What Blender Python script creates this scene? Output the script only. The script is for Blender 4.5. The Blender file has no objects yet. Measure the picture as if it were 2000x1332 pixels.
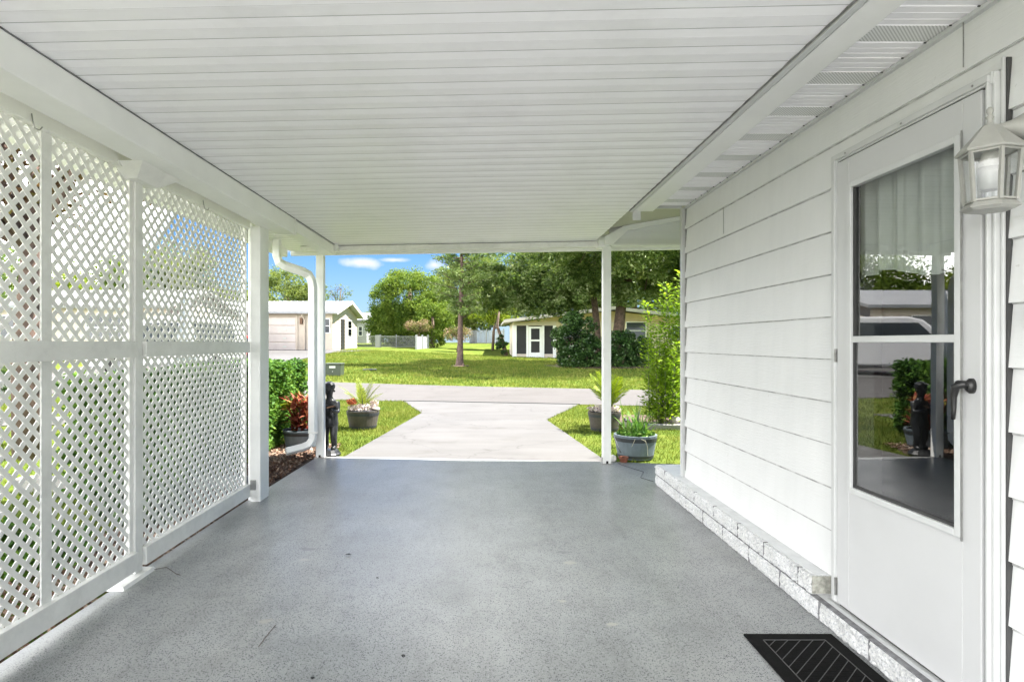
import bpy, bmesh, math, random
import numpy as np
from mathutils import Vector, noise as mn
R = math.radians
random.seed(7)
rng = np.random.default_rng(11)
S = bpy.context.scene
COL = S.collection

# ------------------------------------------------------------------ camera geometry
F, CX, CY, CZ = 1160.0, 948.0, 669.0, 1.31
def P(px, py, d):
    return ((px-CX)/F*d, d, CZ-(py-CY)/F*d)
cam = bpy.data.cameras.new('camera'); co = bpy.data.objects.new('camera', cam); COL.objects.link(co)
co.location = (0, 0, CZ); co.rotation_euler = (R(90), 0, 0)
cam.sensor_width = 36; cam.lens = F/2000*36; cam.shift_x = (1000-CX)/2000; cam.shift_y = (CY-666)/2000
cam.clip_start = .05; cam.clip_end = 2000
S.camera = co

# ------------------------------------------------------------------ materials
def newmat(name):
    m = bpy.data.materials.new(name); m.use_nodes = True
    nt = m.node_tree; b = nt.nodes['Principled BSDF']
    return m, nt, b
def N(nt, typ, **kw):
    n = nt.nodes.new(typ)
    for k, v in kw.items(): setattr(n, k, v)
    return n
def ramp(nt, fac, stops):
    r = N(nt, 'ShaderNodeValToRGB')
    e = r.color_ramp.elements
    while len(e) < len(stops): e.new(.5)
    for i, (p, c) in enumerate(stops):
        e[i].position = p; e[i].color = (*c, 1) if len(c) == 3 else c
    nt.links.new(fac, r.inputs['Fac']); return r.outputs['Color']
def noise(nt, scale, detail=4, rough=.55, vec=None, coord='Object', mapscale=None):
    n = N(nt, 'ShaderNodeTexNoise'); n.inputs['Scale'].default_value = scale
    n.inputs['Detail'].default_value = detail; n.inputs['Roughness'].default_value = rough
    if vec is None:
        tc = N(nt, 'ShaderNodeTexCoord'); vec = tc.outputs[coord]
        if mapscale:
            mp = N(nt, 'ShaderNodeMapping'); mp.inputs['Scale'].default_value = mapscale
            nt.links.new(vec, mp.inputs['Vector']); vec = mp.outputs['Vector']
    nt.links.new(vec, n.inputs['Vector']); return n.outputs['Fac']
def mixc(nt, fac, a, b, mode='MIX'):
    m = N(nt, 'ShaderNodeMix', data_type='RGBA', blend_type=mode)
    for s, v in ((m.inputs[0], fac), (m.inputs[6], a), (m.inputs[7], b)):
        if isinstance(v, (int, float)): s.default_value = v
        elif isinstance(v, tuple): s.default_value = (*v, 1) if len(v) == 3 else v
        else: nt.links.new(v, s)
    return m.outputs[2]
def bump(nt, b, h, strength, dist=.01):
    bp = N(nt, 'ShaderNodeBump'); bp.inputs['Strength'].default_value = strength
    bp.inputs['Distance'].default_value = dist
    nt.links.new(h, bp.inputs['Height']); nt.links.new(bp.outputs['Normal'], b.inputs['Normal'])
def paint(name, c, rough=.45, var=.06, scale=3, bs=.0, bscale=60, mapscale=None, spec=.5, metallic=0, fine=None):
    m, nt, b = newmat(name)
    f = noise(nt, scale, 5, .6)
    d = tuple(max(0, x*(1-var)) for x in c); e = tuple(min(1, x*(1+var*.6)) for x in c)
    col = ramp(nt, f, [(.35, d), (.65, e)])
    if fine:
        g = noise(nt, fine[0], 6, .7)
        k = ramp(nt, g, [(.30, (fine[1],)*3), (.52, (1, 1, 1))])
        col = mixc(nt, 1.0, col, k, 'MULTIPLY')
    nt.links.new(col, b.inputs['Base Color'])
    b.inputs['Roughness'].default_value = rough; b.inputs['Metallic'].default_value = metallic
    b.inputs['Specular IOR Level'].default_value = spec
    if bs: bump(nt, b, noise(nt, bscale, 4, .6, mapscale=mapscale), bs, .004)
    return m
def leafmat(name, stops, trans=.3, rough=.55, spec=.15):
    m, nt, b = newmat(name)
    g = N(nt, 'ShaderNodeNewGeometry')
    big = noise(nt, .9, 3, .6)
    add = N(nt, 'ShaderNodeMath', operation='MULTIPLY_ADD'); add.inputs[1].default_value = .55
    nt.links.new(g.outputs['Random Per Island'], add.inputs[0])
    sc = N(nt, 'ShaderNodeMath', operation='MULTIPLY_ADD'); sc.inputs[1].default_value = 1.3; sc.inputs[2].default_value = -.42
    nt.links.new(big, sc.inputs[0]); nt.links.new(sc.outputs[0], add.inputs[2])
    col = ramp(nt, add.outputs[0], stops)
    nt.links.new(col, b.inputs['Base Color']); b.inputs['Roughness'].default_value = rough
    b.inputs['Specular IOR Level'].default_value = spec
    if trans:
        t = N(nt, 'ShaderNodeBsdfTranslucent'); nt.links.new(mixc(nt, 1.0, col, (1.0, 1.0, .55), 'MULTIPLY'), t.inputs['Color'])
        mx = N(nt, 'ShaderNodeMixShader'); mx.inputs[0].default_value = trans
        out = nt.nodes['Material Output']
        nt.links.new(b.outputs[0], mx.inputs[1]); nt.links.new(t.outputs[0], mx.inputs[2]); nt.links.new(mx.outputs[0], out.inputs['Surface'])
    return m
def glassmat(name, f0=.1, tint=(1, 1, 1), rough=0.0):
    m, nt, b = newmat(name); nt.nodes.remove(b)
    t = N(nt, 'ShaderNodeBsdfTransparent'); t.inputs['Color'].default_value = (*tint, 1)
    g = N(nt, 'ShaderNodeBsdfGlossy'); g.inputs['Roughness'].default_value = rough
    lw = N(nt, 'ShaderNodeLayerWeight'); lw.inputs['Blend'].default_value = .5
    pw = N(nt, 'ShaderNodeMath', operation='POWER'); pw.inputs[1].default_value = 5; nt.links.new(lw.outputs['Facing'], pw.inputs[0])
    ma = N(nt, 'ShaderNodeMath', operation='MULTIPLY_ADD'); ma.inputs[1].default_value = 1-f0; ma.inputs[2].default_value = f0; nt.links.new(pw.outputs[0], ma.inputs[0])
    mx = N(nt, 'ShaderNodeMixShader'); nt.links.new(ma.outputs[0], mx.inputs[0])
    nt.links.new(t.outputs[0], mx.inputs[1]); nt.links.new(g.outputs[0], mx.inputs[2])
    nt.links.new(mx.outputs[0], nt.nodes['Material Output'].inputs['Surface'])
    return m

WH = (.84, .845, .83)
M = {}
M['ceil'] = paint('ceiling_enamel', (.915, .91, .935), .38, .03, 1.4, .15, 8, mapscale=(1, 14, 1), fine=(2.6, .93))
M['beam'] = paint('beam_enamel', (.84, .845, .83), .42, .05, 2.2, .1, 40)
M['white'] = paint('white_paint', WH, .45, .05, 5, .1, 90)
M['lattice'] = paint('lattice_vinyl', (.86, .855, .82), .4, .06, 3, 0)
M['board'] = paint('board_paint', (.80, .80, .77), .5, .08, 4, .2, 40, mapscale=(8, 1, 8), fine=(9, .90))
def siding_mat():
    m, nt, b = newmat('siding_paint')
    f = noise(nt, 1.6, 4, .6); col = ramp(nt, f, [(.3, (.69, .70, .70)), (.7, (.755, .76, .76))])
    st = noise(nt, 3.5, 4, .6, mapscale=(1, 3.0, .25)); col = mixc(nt, 1., col, ramp(nt, st, [(.36, (.975, .975, .975)), (.56, (1, 1, 1))]), 'MULTIPLY')
    sp = noise(nt, 26, 2, .5); col = mixc(nt, 1., col, ramp(nt, sp, [(.19, (.72, .71, .69)), (.235, (1, 1, 1))]), 'MULTIPLY')
    nt.links.new(col, b.inputs['Base Color']); b.inputs['Roughness'].default_value = .5
    bump(nt, b, noise(nt, 30, 5, .7, mapscale=(1, .35, 4)), .45, .004)
    return m
M['siding'] = siding_mat()
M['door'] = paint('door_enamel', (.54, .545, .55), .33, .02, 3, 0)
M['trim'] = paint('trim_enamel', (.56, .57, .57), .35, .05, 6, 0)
M['crease'] = paint('crease_shade', (.40, .40, .39), .8, .2, 5)
M['dark'] = paint('dark_gap', (.02, .02, .02), .8, .2, 5)
M['seal'] = paint('rubber_seal', (.05, .05, .05), .7, .2, 5)
M['black'] = paint('black_enamel', (.012, .012, .012), .35, .2, 8)
M['rubber'] = paint('mat_rubber', (.006, .006, .006), .85, .3, 50, .5, 240, spec=.12)
M['matline'] = paint('mat_line', (.07, .07, .07), .6, .2, 30)
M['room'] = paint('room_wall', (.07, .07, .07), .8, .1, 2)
M['screw'] = paint('screw_metal', (.35, .35, .34), .35, .2, 30, metallic=.8)
M['curtain'] = paint('curtain_cloth', (.42, .44, .42), .85, .12, 5)
M['glass'] = glassmat('door_glass', .17, (.93, .96, .95))
M['lampglass'] = glassmat('lamp_glass', .05, (.96, .97, .97))
M['bulb'] = paint('frosted_bulb', (.36, .36, .34), .3, .03, 3)
M['lamp'] = paint('lamp_enamel', (.33, .33, .305), .4, .1, 12, .1, 80)
def block_mat():
    m, nt, b = newmat('painted_block')
    n1 = noise(nt, 95, 6, .8); n2 = noise(nt, 9, 4, .6)
    col = ramp(nt, n1, [(.36, (.30, .31, .34)), (.46, (.66, .67, .69)), (.6, (.84, .84, .83))])
    col = mixc(nt, 1., col, ramp(nt, n2, [(.3, (.86, .86, .84)), (.6, (1, 1, 1))]), 'MULTIPLY')
    nt.links.new(col, b.inputs['Base Color']); b.inputs['Roughness'].default_value = .6
    bump(nt, b, n1, .8, .012); return m
M['block'] = block_mat()
M['lapline'] = paint('lap_shade', (.50, .50, .50), .9, .4, 12)
M['jointgrey'] = paint('dirty_joint', (.20, .20, .21), .9, .4, 30)
M['blockend'] = paint('bare_block_end', (.34, .34, .30), .9, .35, 40, .8, 80)
def concrete(name, a, bcol, spots, rough=.75):
    m, nt, b = newmat(name)
    f = noise(nt, .8, 6, .65); col = ramp(nt, f, [(.3, a), (.7, bcol)])
    f2 = noise(nt, 90, 4, .7); col = mixc(nt, 1., col, ramp(nt, f2, [(.3, (spots,)*3), (.5, (1, 1, 1))]), 'MULTIPLY')
    f3 = noise(nt, 1.1, 5, .6, mapscale=(.5, 3.5, 1)); col = mixc(nt, 1., col, ramp(nt, f3, [(.35, (.84, .83, .81)), (.58, (1, 1, 1))]), 'MULTIPLY')
    v = N(nt, 'ShaderNodeTexVoronoi', feature='DISTANCE_TO_EDGE'); v.inputs['Scale'].default_value = .42
    tc = N(nt, 'ShaderNodeTexCoord'); wv = N(nt, 'ShaderNodeTexNoise'); wv.inputs['Scale'].default_value = 2.5; wv.inputs['Detail'].default_value = 6; nt.links.new(tc.outputs['Object'], wv.inputs['Vector'])
    am = N(nt, 'ShaderNodeVectorMath', operation='MULTIPLY_ADD'); am.inputs[1].default_value = (.5, .5, .5); nt.links.new(wv.outputs['Color'], am.inputs[0]); nt.links.new(tc.outputs['Object'], am.inputs[2])
    nt.links.new(am.outputs[0], v.inputs['Vector'])
    col = mixc(nt, 1., col, ramp(nt, v.outputs['Distance'], [(.0, (.66, .65, .63)), (.006, (1, 1, 1))]), 'MULTIPLY')
    f4 = noise(nt, 1.7, 3, .5); col = mixc(nt, 1., col, ramp(nt, f4, [(.60, (1, 1, 1)), (.72, (.82, .80, .77))]), 'MULTIPLY')
    nt.links.new(col, b.inputs['Base Color']); b.inputs['Roughness'].default_value = rough
    bump(nt, b, f2, .25, .004); return m
M['drive'] = concrete('driveway_concrete', (.100, .098, .097), (.128, .126, .124), .92)
M['bounce_sheet'] = concrete('bounce_pale', (.58, .57, .55), (.66, .65, .63), .95)
M['road'] = concrete('road_asphalt', (.090, .085, .082), (.112, .105, .102), .72, .85)
M['kerb'] = concrete('kerb_concrete', (.30, .29, .275), (.36, .35, .33), .85)
def floor_mat():
    m, nt, b = newmat('floor_paint')
    tc = N(nt, 'ShaderNodeTexCoord')
    f = noise(nt, .9, 5, .6)
    col = ramp(nt, f, [(.3, (.24, .250, .252)), (.7, (.35, .36, .36))])
    f3 = noise(nt, 3.2, 5, .65)
    col = mixc(nt, 1., col, ramp(nt, f3, [(.32, (.86, .86, .85)), (.6, (1.04, 1.04, 1.04))]), 'MULTIPLY')
    # flakes
    for sc, th, c, seed in ((125, .20, (.05, .055, .065), 0), (210, .2, (.08, .085, .095), 3.3), (190, .15, (.42, .43, .44), 7.7), (70, .10, (.05, .055, .06), 1.7)):
        mp = N(nt, 'ShaderNodeMapping'); mp.inputs['Location'].default_value = (seed, seed*1.3, 0)
        nt.links.new(tc.outputs['Object'], mp.inputs['Vector'])
        v = N(nt, 'ShaderNodeTexVoronoi'); v.inputs['Scale'].default_value = sc; v.inputs['Randomness'].default_value = 1
        nt.links.new(mp.outputs[0], v.inputs['Vector'])
        s = N(nt, 'ShaderNodeSeparateColor'); nt.links.new(v.outputs['Color'], s.inputs[0])
        lt = N(nt, 'ShaderNodeMath', operation='LESS_THAN'); lt.inputs[1].default_value = th*1.9
        nt.links.new(v.outputs['Distance'], lt.inputs[0])
        l2 = N(nt, 'ShaderNodeMath', operation='LESS_THAN'); l2.inputs[1].default_value = .36
        nt.links.new(s.outputs[0], l2.inputs[0])
        mu = N(nt, 'ShaderNodeMath', operation='MULTIPLY'); nt.links.new(lt.outputs[0], mu.inputs[0]); nt.links.new(l2.outputs[0], mu.inputs[1])
        col = mixc(nt, mu.outputs[0], col, c)
    # worn pale edge along the lattice
    sp = N(nt, 'ShaderNodeSeparateXYZ'); nt.links.new(tc.outputs['Object'], sp.inputs[0])
    mr = N(nt, 'ShaderNodeMapRange'); mr.inputs['From Min'].default_value = -1.86; mr.inputs['From Max'].default_value = -1.95
    nt.links.new(sp.outputs['X'], mr.inputs['Value'])
    nw = N(nt, 'ShaderNodeMath', operation='MULTIPLY'); nt.links.new(mr.outputs[0], nw.inputs[0]); nt.links.new(noise(nt, 5, 4, .6), nw.inputs[1])
    col = mixc(nt, nw.outputs[0], col, (.42, .44, .43))
    sc1 = noise(nt, 2.0, 6, .7, mapscale=(3.0, .8, 1)); col = mixc(nt, 1., col, ramp(nt, sc1, [(.50, (1, 1, 1)), (.74, (.76, .755, .75))]), 'MULTIPLY')
    sc2 = noise(nt, 1.3, 7, .7, mapscale=(1.4, 1, 1)); col = mixc(nt, 1., col, ramp(nt, sc2, [(.50, (1, 1, 1)), (.70, (1.14, 1.13, 1.10))]), 'MULTIPLY')
    # paint chips and dirty patches with shapes of their own
    chips = [((1108, 1098), .055, (.40, .385, .34)), ((1100, 1173), .04, (.42, .40, .35)), ((1190, 1218), .042, (.43, .41, .36)), ((520, 1212), .045, (.38, .36, .32)), ((595, 1092), .045, (.40, .38, .35)), ((600, 1072), .06, (.16, .16, .165)), ((1100, 1078), .05, (.17, .175, .18)), ((800, 897), .16, (.17, .18, .19))]
    wn = N(nt, 'ShaderNodeTexNoise'); wn.inputs['Scale'].default_value = 16; nt.links.new(tc.outputs['Object'], wn.inputs['Vector'])
    for (px, py), r, c in chips:
        d = CZ*F/(py-CY); x = (px-CX)/F*d
        mp = N(nt, 'ShaderNodeMapping'); mp.inputs['Location'].default_value = (-x, -d*1.6, 0); mp.inputs['Scale'].default_value = (1, 1.6, 0)
        nt.links.new(tc.outputs['Object'], mp.inputs['Vector'])
        ln = N(nt, 'ShaderNodeVectorMath', operation='LENGTH'); nt.links.new(mp.outputs[0], ln.inputs[0])
        ad = N(nt, 'ShaderNodeMath', operation='MULTIPLY_ADD'); ad.inputs[1].default_value = .12
        nt.links.new(wn.outputs['Fac'], ad.inputs[0]); nt.links.new(ln.outputs['Value'], ad.inputs[2])
        mr2 = N(nt, 'ShaderNodeMapRange'); mr2.inputs['From Min'].default_value = r+.055; mr2.inputs['From Max'].default_value = r+.035
        nt.links.new(ad.outputs[0], mr2.inputs['Value'])
        m2 = N(nt, 'ShaderNodeMath', operation='MULTIPLY'); m2.inputs[1].default_value = .6; nt.links.new(mr2.outputs[0], m2.inputs[0]); m2.inputs[1].default_value = .75
        col = mixc(nt, m2.outputs[0], col, c)
    nt.links.new(col, b.inputs['Base Color'])
    rr = N(nt, 'ShaderNodeMapRange'); rr.inputs['To Min'].default_value = .24; rr.inputs['To Max'].default_value = .44
    nt.links.new(noise(nt, 2.2, 5, .6), rr.inputs['Value']); nt.links.new(rr.outputs[0], b.inputs['Roughness'])
    bump(nt, b, noise(nt, 45, 4, .6), .10, .004)
    return m
M['floor'] = floor_mat()
def ground_mat():
    m, nt, b = newmat('lawn_soil_and_grass')
    f = noise(nt, .55, 7, .7); f2 = noise(nt, 14, 5, .75); f3 = noise(nt, 90, 3, .7)
    col = ramp(nt, f, [(.3, (.078, .135, .024)), (.5, (.135, .182, .034)), (.7, (.19, .205, .05))])
    col = mixc(nt, 1., col, ramp(nt, f2, [(.3, (.62, .66, .6)), (.62, (1.15, 1.12, 1.1))]), 'MULTIPLY')
    col = mixc(nt, 1., col, ramp(nt, f3, [(.3, (.6, .6, .6)), (.65, (1.15, 1.15, 1.15))]), 'MULTIPLY')
    nt.links.new(col, b.inputs['Base Color']); b.inputs['Roughness'].default_value = .9; b.inputs['Specular IOR Level'].default_value = .02
    bump(nt, b, f2, .8, .06); return m
M['ground'] = ground_mat()
M['grass'] = leafmat('grass_blades', [(.1, (.078, .138, .026)), (.4, (.138, .188, .036)), (.7, (.20, .228, .048)), (1, (.31, .29, .11))], .3, .9, .03)
M['mulch'] = paint('mulch_bed', (.10, .065, .045), .9, .5, 40, .9, 60)
M['chip'] = leafmat('bark_chips', [(.1, (.05, .03, .02)), (.45, (.16, .09, .06)), (.75, (.34, .26, .2)), (1, (.55, .5, .45))], 0, .9, .1)
M['hedge'] = leafmat('hedge_leaves', [(.1, (0.027, 0.081, 0.016)), (.5, (0.068, 0.162, 0.024)), (.8, (0.149, 0.270, 0.041)), (1, (0.270, 0.405, 0.068))], .28)
M['bush'] = leafmat('bush_leaves', [(.1, (.012, .035, .008)), (.5, (.035, .08, .018)), (.85, (.075, .135, .035)), (1, (.16, .22, .08))], .15, .35, .4)
M['oak'] = leafmat('oak_leaves', [(.1, (.05, .09, .03)), (.35, (.12, .20, .05)), (.65, (.24, .32, .11)), (1, (.5, .55, .34))], .5, .45, .4)
M['cypress'] = leafmat('cypress_leaves', [(.1, (.045, .09, .014)), (.5, (.12, .19, .026)), (.85, (.22, .29, .05)), (1, (.30, .36, .08))], .35)
M['yellowleaf'] = leafmat('yellow_green_leaves', [(.1, (0.072, 0.120, 0.012)), (.5, (0.180, 0.252, 0.018)), (1, (0.384, 0.444, 0.048))], .35)
M['olive'] = leafmat('olive_leaves', [(.1, (.06, .10, .025)), (.5, (.15, .20, .05)), (1, (.30, .34, .12))], .4)
M['brownleaf'] = leafmat('rusty_leaves', [(.1, (.06, .03, .015)), (.5, (.17, .10, .05)), (.8, (.22, .2, .06)), (1, (.35, .3, .14))], .3)
M['shrub'] = leafmat('upright_shrub_leaves', [(.1, (.10, .19, .02)), (.4, (.21, .34, .03)), (.75, (.36, .50, .05)), (1, (.5, .6, .10))], .5)
M['palm'] = leafmat('palm_fronds', [(.1, (.13, .19, .03)), (.5, (.26, .32, .05)), (1, (.42, .42, .12))], .35)
M['croton'] = leafmat('croton_leaves', [(.05, (.10, .015, .012)), (.35, (.22, .035, .025)), (.6, (.34, .12, .07)), (.78, (.42, .26, .07)), (.92, (.08, .12, .02))], .2)
M['strap'] = leafmat('strap_leaves', [(.1, (0.036, 0.108, 0.024)), (.5, (0.096, 0.216, 0.036)), (1, (0.336, 0.408, 0.120))], .3)
M['flower'] = leafmat('pale_flowers', [(.1, (.30, .22, .26)), (.4, (.6, .5, .52)), (.8, (.75, .72, .68)), (1, (.25, .12, .2))], .2)
M['pinkflower'] = leafmat('crape_flowers', [(.1, (.08, .11, .03)), (.45, (.18, .18, .06)), (.75, (.38, .24, .2)), (1, (.5, .3, .3))], .3)
M['orangeflower'] = leafmat('orange_flowers', [(.1, (.35, .08, .05)), (.6, (.6, .2, .1)), (1, (.55, .5, .08))], .2)
M['bark'] = paint('bark', (.12, .085, .06), .95, .45, 9, 1., 26, mapscale=(1, 1, .25))
M['pinebark'] = paint('pine_bark', (.12, .08, .065), .95, .4, 12, 1., 30, mapscale=(1, 1, .3))
M['stem'] = paint('green_stem', (.12, .15, .05), .7, .3, 10)
M['barrelwood'] = paint('grey_barrel_wood', (.075, .065, .052), .8, .3, 8, .6, 30, mapscale=(6, 6, .6))
M['bluewood'] = paint('blue_grey_barrel', (.13, .165, .19), .75, .18, 7, .4, 30, mapscale=(6, 6, .6))
M['hoop'] = paint('barrel_hoop', (.03, .035, .04), .6, .2, 12)
M['soil'] = paint('potting_soil', (.04, .03, .022), .95, .4, 30, .8, 60)
M['bronze'] = paint('statue_bronze', (.022, .024, .026), .38, .5, 20, .6, 26, metallic=.35)
M['wood'] = paint('brown_wood', (.16, .08, .04), .6, .3, 10)
M['terra'] = paint('terracotta', (.20, .065, .035), .75, .2, 14, .3, 60)
M['shell'] = paint('white_shell', (.7, .68, .64), .5, .15, 20)
M['stone'] = paint('pale_stone', (.42, .38, .38), .9, .25, 9, .8, 30)
M['cream'] = paint('cream_wall', (.58, .51, .42), .7, .08, 1.5, .2, 20, mapscale=(.3, .3, 6))
M['doorcream'] = paint('garage_door_paint', (.66, .60, .55), .6, .05, 2)
M['tan'] = paint('tan_wall', (.62, .53, .37), .75, .1, 1.3, .2, 20, mapscale=(8, 8, .3))
M['peach'] = paint('gable_boards', (.60, .47, .33), .75, .1, 2, .5, 14, mapscale=(8, 8, .2))
M['metalroof'] = paint('white_roof', (.30, .31, .32), .45, .08, 1)
M['greyroof'] = paint('grey_roof', (.46, .44, .41), .8, .1, 2)
M['screen'] = paint('dark_screen', (.018, .018, .02), .6, .2, 3)
M['winglass'] = paint('window_glass', (.05, .06, .07), .08, .2, 1)
M['util'] = paint('utility_green', (.05, .068, .042), .55, .12, 4)
M['sign'] = paint('label_plate', (.62, .64, .58), .5, .05, 4)
M['chain'] = paint('galvanised_wire', (.28, .30, .29), .5, .1, 8, metallic=.3)
M['vinylfence'] = paint('white_fence', (.36, .37, .38), .6, .08, 2)
M['brownwall'] = paint('brown_wall', (.34, .27, .22), .8, .2, 1.6, .2, 20)
M['carwhite'] = paint('white_car_paint', (.8, .8, .8), .2, .01, 1)
M['carred'] = paint('red_car_paint', (.45, .03, .03), .2, .05, 1)
M['tyre'] = paint('tyre_rubber', (.02, .02, .02), .8, .2, 9)
M['rim'] = paint('wheel_rim', (.4, .4, .4), .35, .1, 4, metallic=.7)
M['lens'] = paint('lamp_lens', (.6, .6, .58), .15, .05, 4)
M['umbrella'] = paint('parasol_cloth', (.32, .36, .40), .8, .1, 3)
M['twig'] = paint('dry_twig', (.10, .07, .05), .9, .3, 20)
M['rope'] = paint('twine', (.5, .48, .36), .9, .2, 30)
def perf_mat():
    m, nt, b = newmat('perforated_vent')
    tc = N(nt, 'ShaderNodeTexCoord'); mp = N(nt, 'ShaderNodeMapping'); mp.inputs['Rotation'].default_value = (0, 0, R(45)); mp.inputs['Scale'].default_value = (105, 105, 0)
    nt.links.new(tc.outputs['Object'], mp.inputs['Vector'])
    v = N(nt, 'ShaderNodeTexVoronoi'); v.inputs['Scale'].default_value = 1; v.inputs['Randomness'].default_value = 0
    nt.links.new(mp.outputs[0], v.inputs['Vector'])
    col = ramp(nt, v.outputs['Distance'], [(.24, (.30, .30, .30)), (.34, (.78, .79, .78))])
    nt.links.new(col, b.inputs['Base Color']); b.inputs['Roughness'].default_value = .5; return m
M['perf'] = perf_mat()

# ------------------------------------------------------------------ object helpers
def tag(o, label=None, cat=None, group=None, kind=None):
    if label: o['label'] = label
    if cat: o['category'] = cat
    if group: o['group'] = group
    if kind: o['kind'] = kind
    return o
def thing(name, label, cat, loc=(0, 0, 0), rz=0, group=None):
    o = bpy.data.objects.new(name, None); COL.objects.link(o); o.empty_display_size = .1
    o.location = loc; o.rotation_euler = (0, 0, rz)
    return tag(o, label, cat, group)
def link(name, me, mat, parent=None, world=False):
    o = bpy.data.objects.new(name, me); COL.objects.link(o)
    if mat is not None and not me.materials: me.materials.append(M[mat] if isinstance(mat, str) else mat)
    if parent is not None:
        o.parent = parent
        if world:
            pl = parent; off = Vector((0, 0, 0))
            while pl is not None: off += pl.location; pl = pl.parent
            o.location = -off
    return o
class MB:
    def __init__(s): s.v = []; s.f = []
    def add(s, vs, fs):
        n = len(s.v); s.v += [tuple(v) for v in vs]; s.f += [tuple(i+n for i in f) for f in fs]; return s
    def box(s, x0, x1, y0, y1, z0, z1):
        return s.add([(x0,y0,z0),(x1,y0,z0),(x1,y1,z0),(x0,y1,z0),(x0,y0,z1),(x1,y0,z1),(x1,y1,z1),(x0,y1,z1)],
                     [(0,3,2,1),(4,5,6,7),(0,1,5,4),(1,2,6,5),(2,3,7,6),(3,0,4,7)])
    def hexa(s, b, t):          # bottom quad, top quad (each 4 points, same order)
        return s.add(list(b)+list(t), [(0,3,2,1),(4,5,6,7),(0,1,5,4),(1,2,6,5),(2,3,7,6),(3,0,4,7)])
    def prism(s, poly, vec):
        n = len(poly); q = [tuple(a+b for a, b in zip(p, vec)) for p in poly]
        return s.add(list(poly)+q, [tuple(range(n))[::-1], tuple(range(n, 2*n))]+[(i, (i+1) % n, n+(i+1) % n, n+i) for i in range(n)])
    def bar(s, a, b, w, h=None):     # rectangular bar
        h = h or w; a = Vector(a); b = Vector(b); d = (b-a).normalized()
        up = Vector((0, 0, 1)) if abs(d.z) < .95 else Vector((0, 1, 0))
        u = d.cross(up).normalized()*w/2; v = u.cross(d).normalized()*h/2
        return s.hexa([a-u-v, a+u-v, a+u+v, a-u+v], [b-u-v, b+u-v, b+u+v, b-u+v])
    def tube(s, pts, rad, n=8, cap=True, sq=None):
        pts = [Vector(p) for p in pts]; k = len(pts)
        if not hasattr(rad, '__len__'): rad = [rad]*k
        base = len(s.v); prev = None
        for i, p in enumerate(pts):
            t = (pts[min(i+1, k-1)]-pts[max(i-1, 0)]).normalized()
            if prev is None:
                a = Vector((0, 1, 0)) if abs(t.y) < .9 else Vector((1, 0, 0)); u = t.cross(a).normalized()
            else: u = (prev-t*prev.dot(t)).normalized()
            prev = u; w = t.cross(u)
            for j in range(n):
                an = 2*math.pi*(j+.5)/n; s.v.append(tuple(p+(u*math.cos(an)+w*math.sin(an))*rad[i]))
        for i in range(k-1):
            for j in range(n):
                a = base+i*n+j; b = base+i*n+(j+1) % n; s.f.append((a, b, b+n, a+n))
        if cap:
            s.f.append(tuple(base+j for j in range(n))[::-1]); s.f.append(tuple(base+(k-1)*n+j for j in range(n)))
        return s
    def lathe(s, prof, c=(0, 0, 0), n=24, ph=0):
        base = len(s.v)
        for r, z in prof:
            for j in range(n):
                a = 2*math.pi*j/n+ph; s.v.append((c[0]+r*math.cos(a), c[1]+r*math.sin(a), c[2]+z))
        for i in range(len(prof)-1):
            for j in range(n):
                a = base+i*n+j; b = base+i*n+(j+1) % n; s.f.append((a, b, b+n, a+n))
        s.f.append(tuple(base+j for j in range(n))[::-1]); s.f.append(tuple(base+(len(prof)-1)*n+j for j in range(n)))
        return s
    def ball(s, c, r, n=10, sz=1):
        return s.lathe([(r*math.sin(math.pi*(i+.15)/(n+.3)), -r*sz*math.cos(math.pi*(i+.15)/(n+.3))) for i in range(n+1)], c, n)
    def build(s, name, mat, parent=None, smooth=False, bevel=0, world=False):
        me = bpy.data.meshes.new(name); me.from_pydata(s.v, [], s.f)
        bm = bmesh.new(); bm.from_mesh(me); bmesh.ops.recalc_face_normals(bm, faces=bm.faces)
        bm.to_mesh(me); bm.free()
        if smooth: me.polygons.foreach_set('use_smooth', [True]*len(me.polygons))
        o = link(name, me, mat, parent, world)
        if bevel:
            b = o.modifiers.new('bevel', 'BEVEL'); b.width = bevel; b.segments = 2; b.limit_method = 'ANGLE'; b.angle_limit = R(40)
        if smooth == 'angle' or (smooth and bevel): pass
        return o
def quads(name, V, mat, parent=None, k=4, world=False):
    """V: (n,k,3) array of separate faces"""
    n = len(V); me = bpy.data.meshes.new(name)
    me.vertices.add(n*k); me.vertices.foreach_set('co', V.reshape(-1).astype(np.float32))
    me.loops.add(n*k); me.loops.foreach_set('vertex_index', np.arange(n*k, dtype=np.int32))
    me.polygons.add(n); me.polygons.foreach_set('loop_start', np.arange(0, n*k, k, dtype=np.int32))
    me.update(calc_edges=True); me.validate()
    return link(name, me, mat, parent, world)
def leaves(C, size, asp=.5, up=0.3, jit=.4):
    """diamond leaves at C (n,3)"""
    n = len(C)
    d = rng.normal(size=(n, 3)); d[:, 2] *= .6; d /= np.linalg.norm(d, axis=1)[:, None]
    nr = rng.normal(size=(n, 3)); nr[:, 2] += up*3; w = np.cross(d, nr); w /= np.linalg.norm(w, axis=1)[:, None]+1e-9
    s = size*(1+jit*(rng.random(n)*2-1)); s = s[:, None]
    a = C-d*s*.5; c = C+d*s*.5; m = C-d*s*.06
    return np.stack([a, m+w*s*asp*.5, c, m-w*s*asp*.5], 1)
def shell(center, rad, n, inner=.55):
    u = rng.normal(size=(n, 3)); u /= np.linalg.norm(u, axis=1)[:, None]
    r = inner+(1-inner)*rng.random(n)**.6
    return np.array(center)+u*r[:, None]*np.array(rad)
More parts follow.
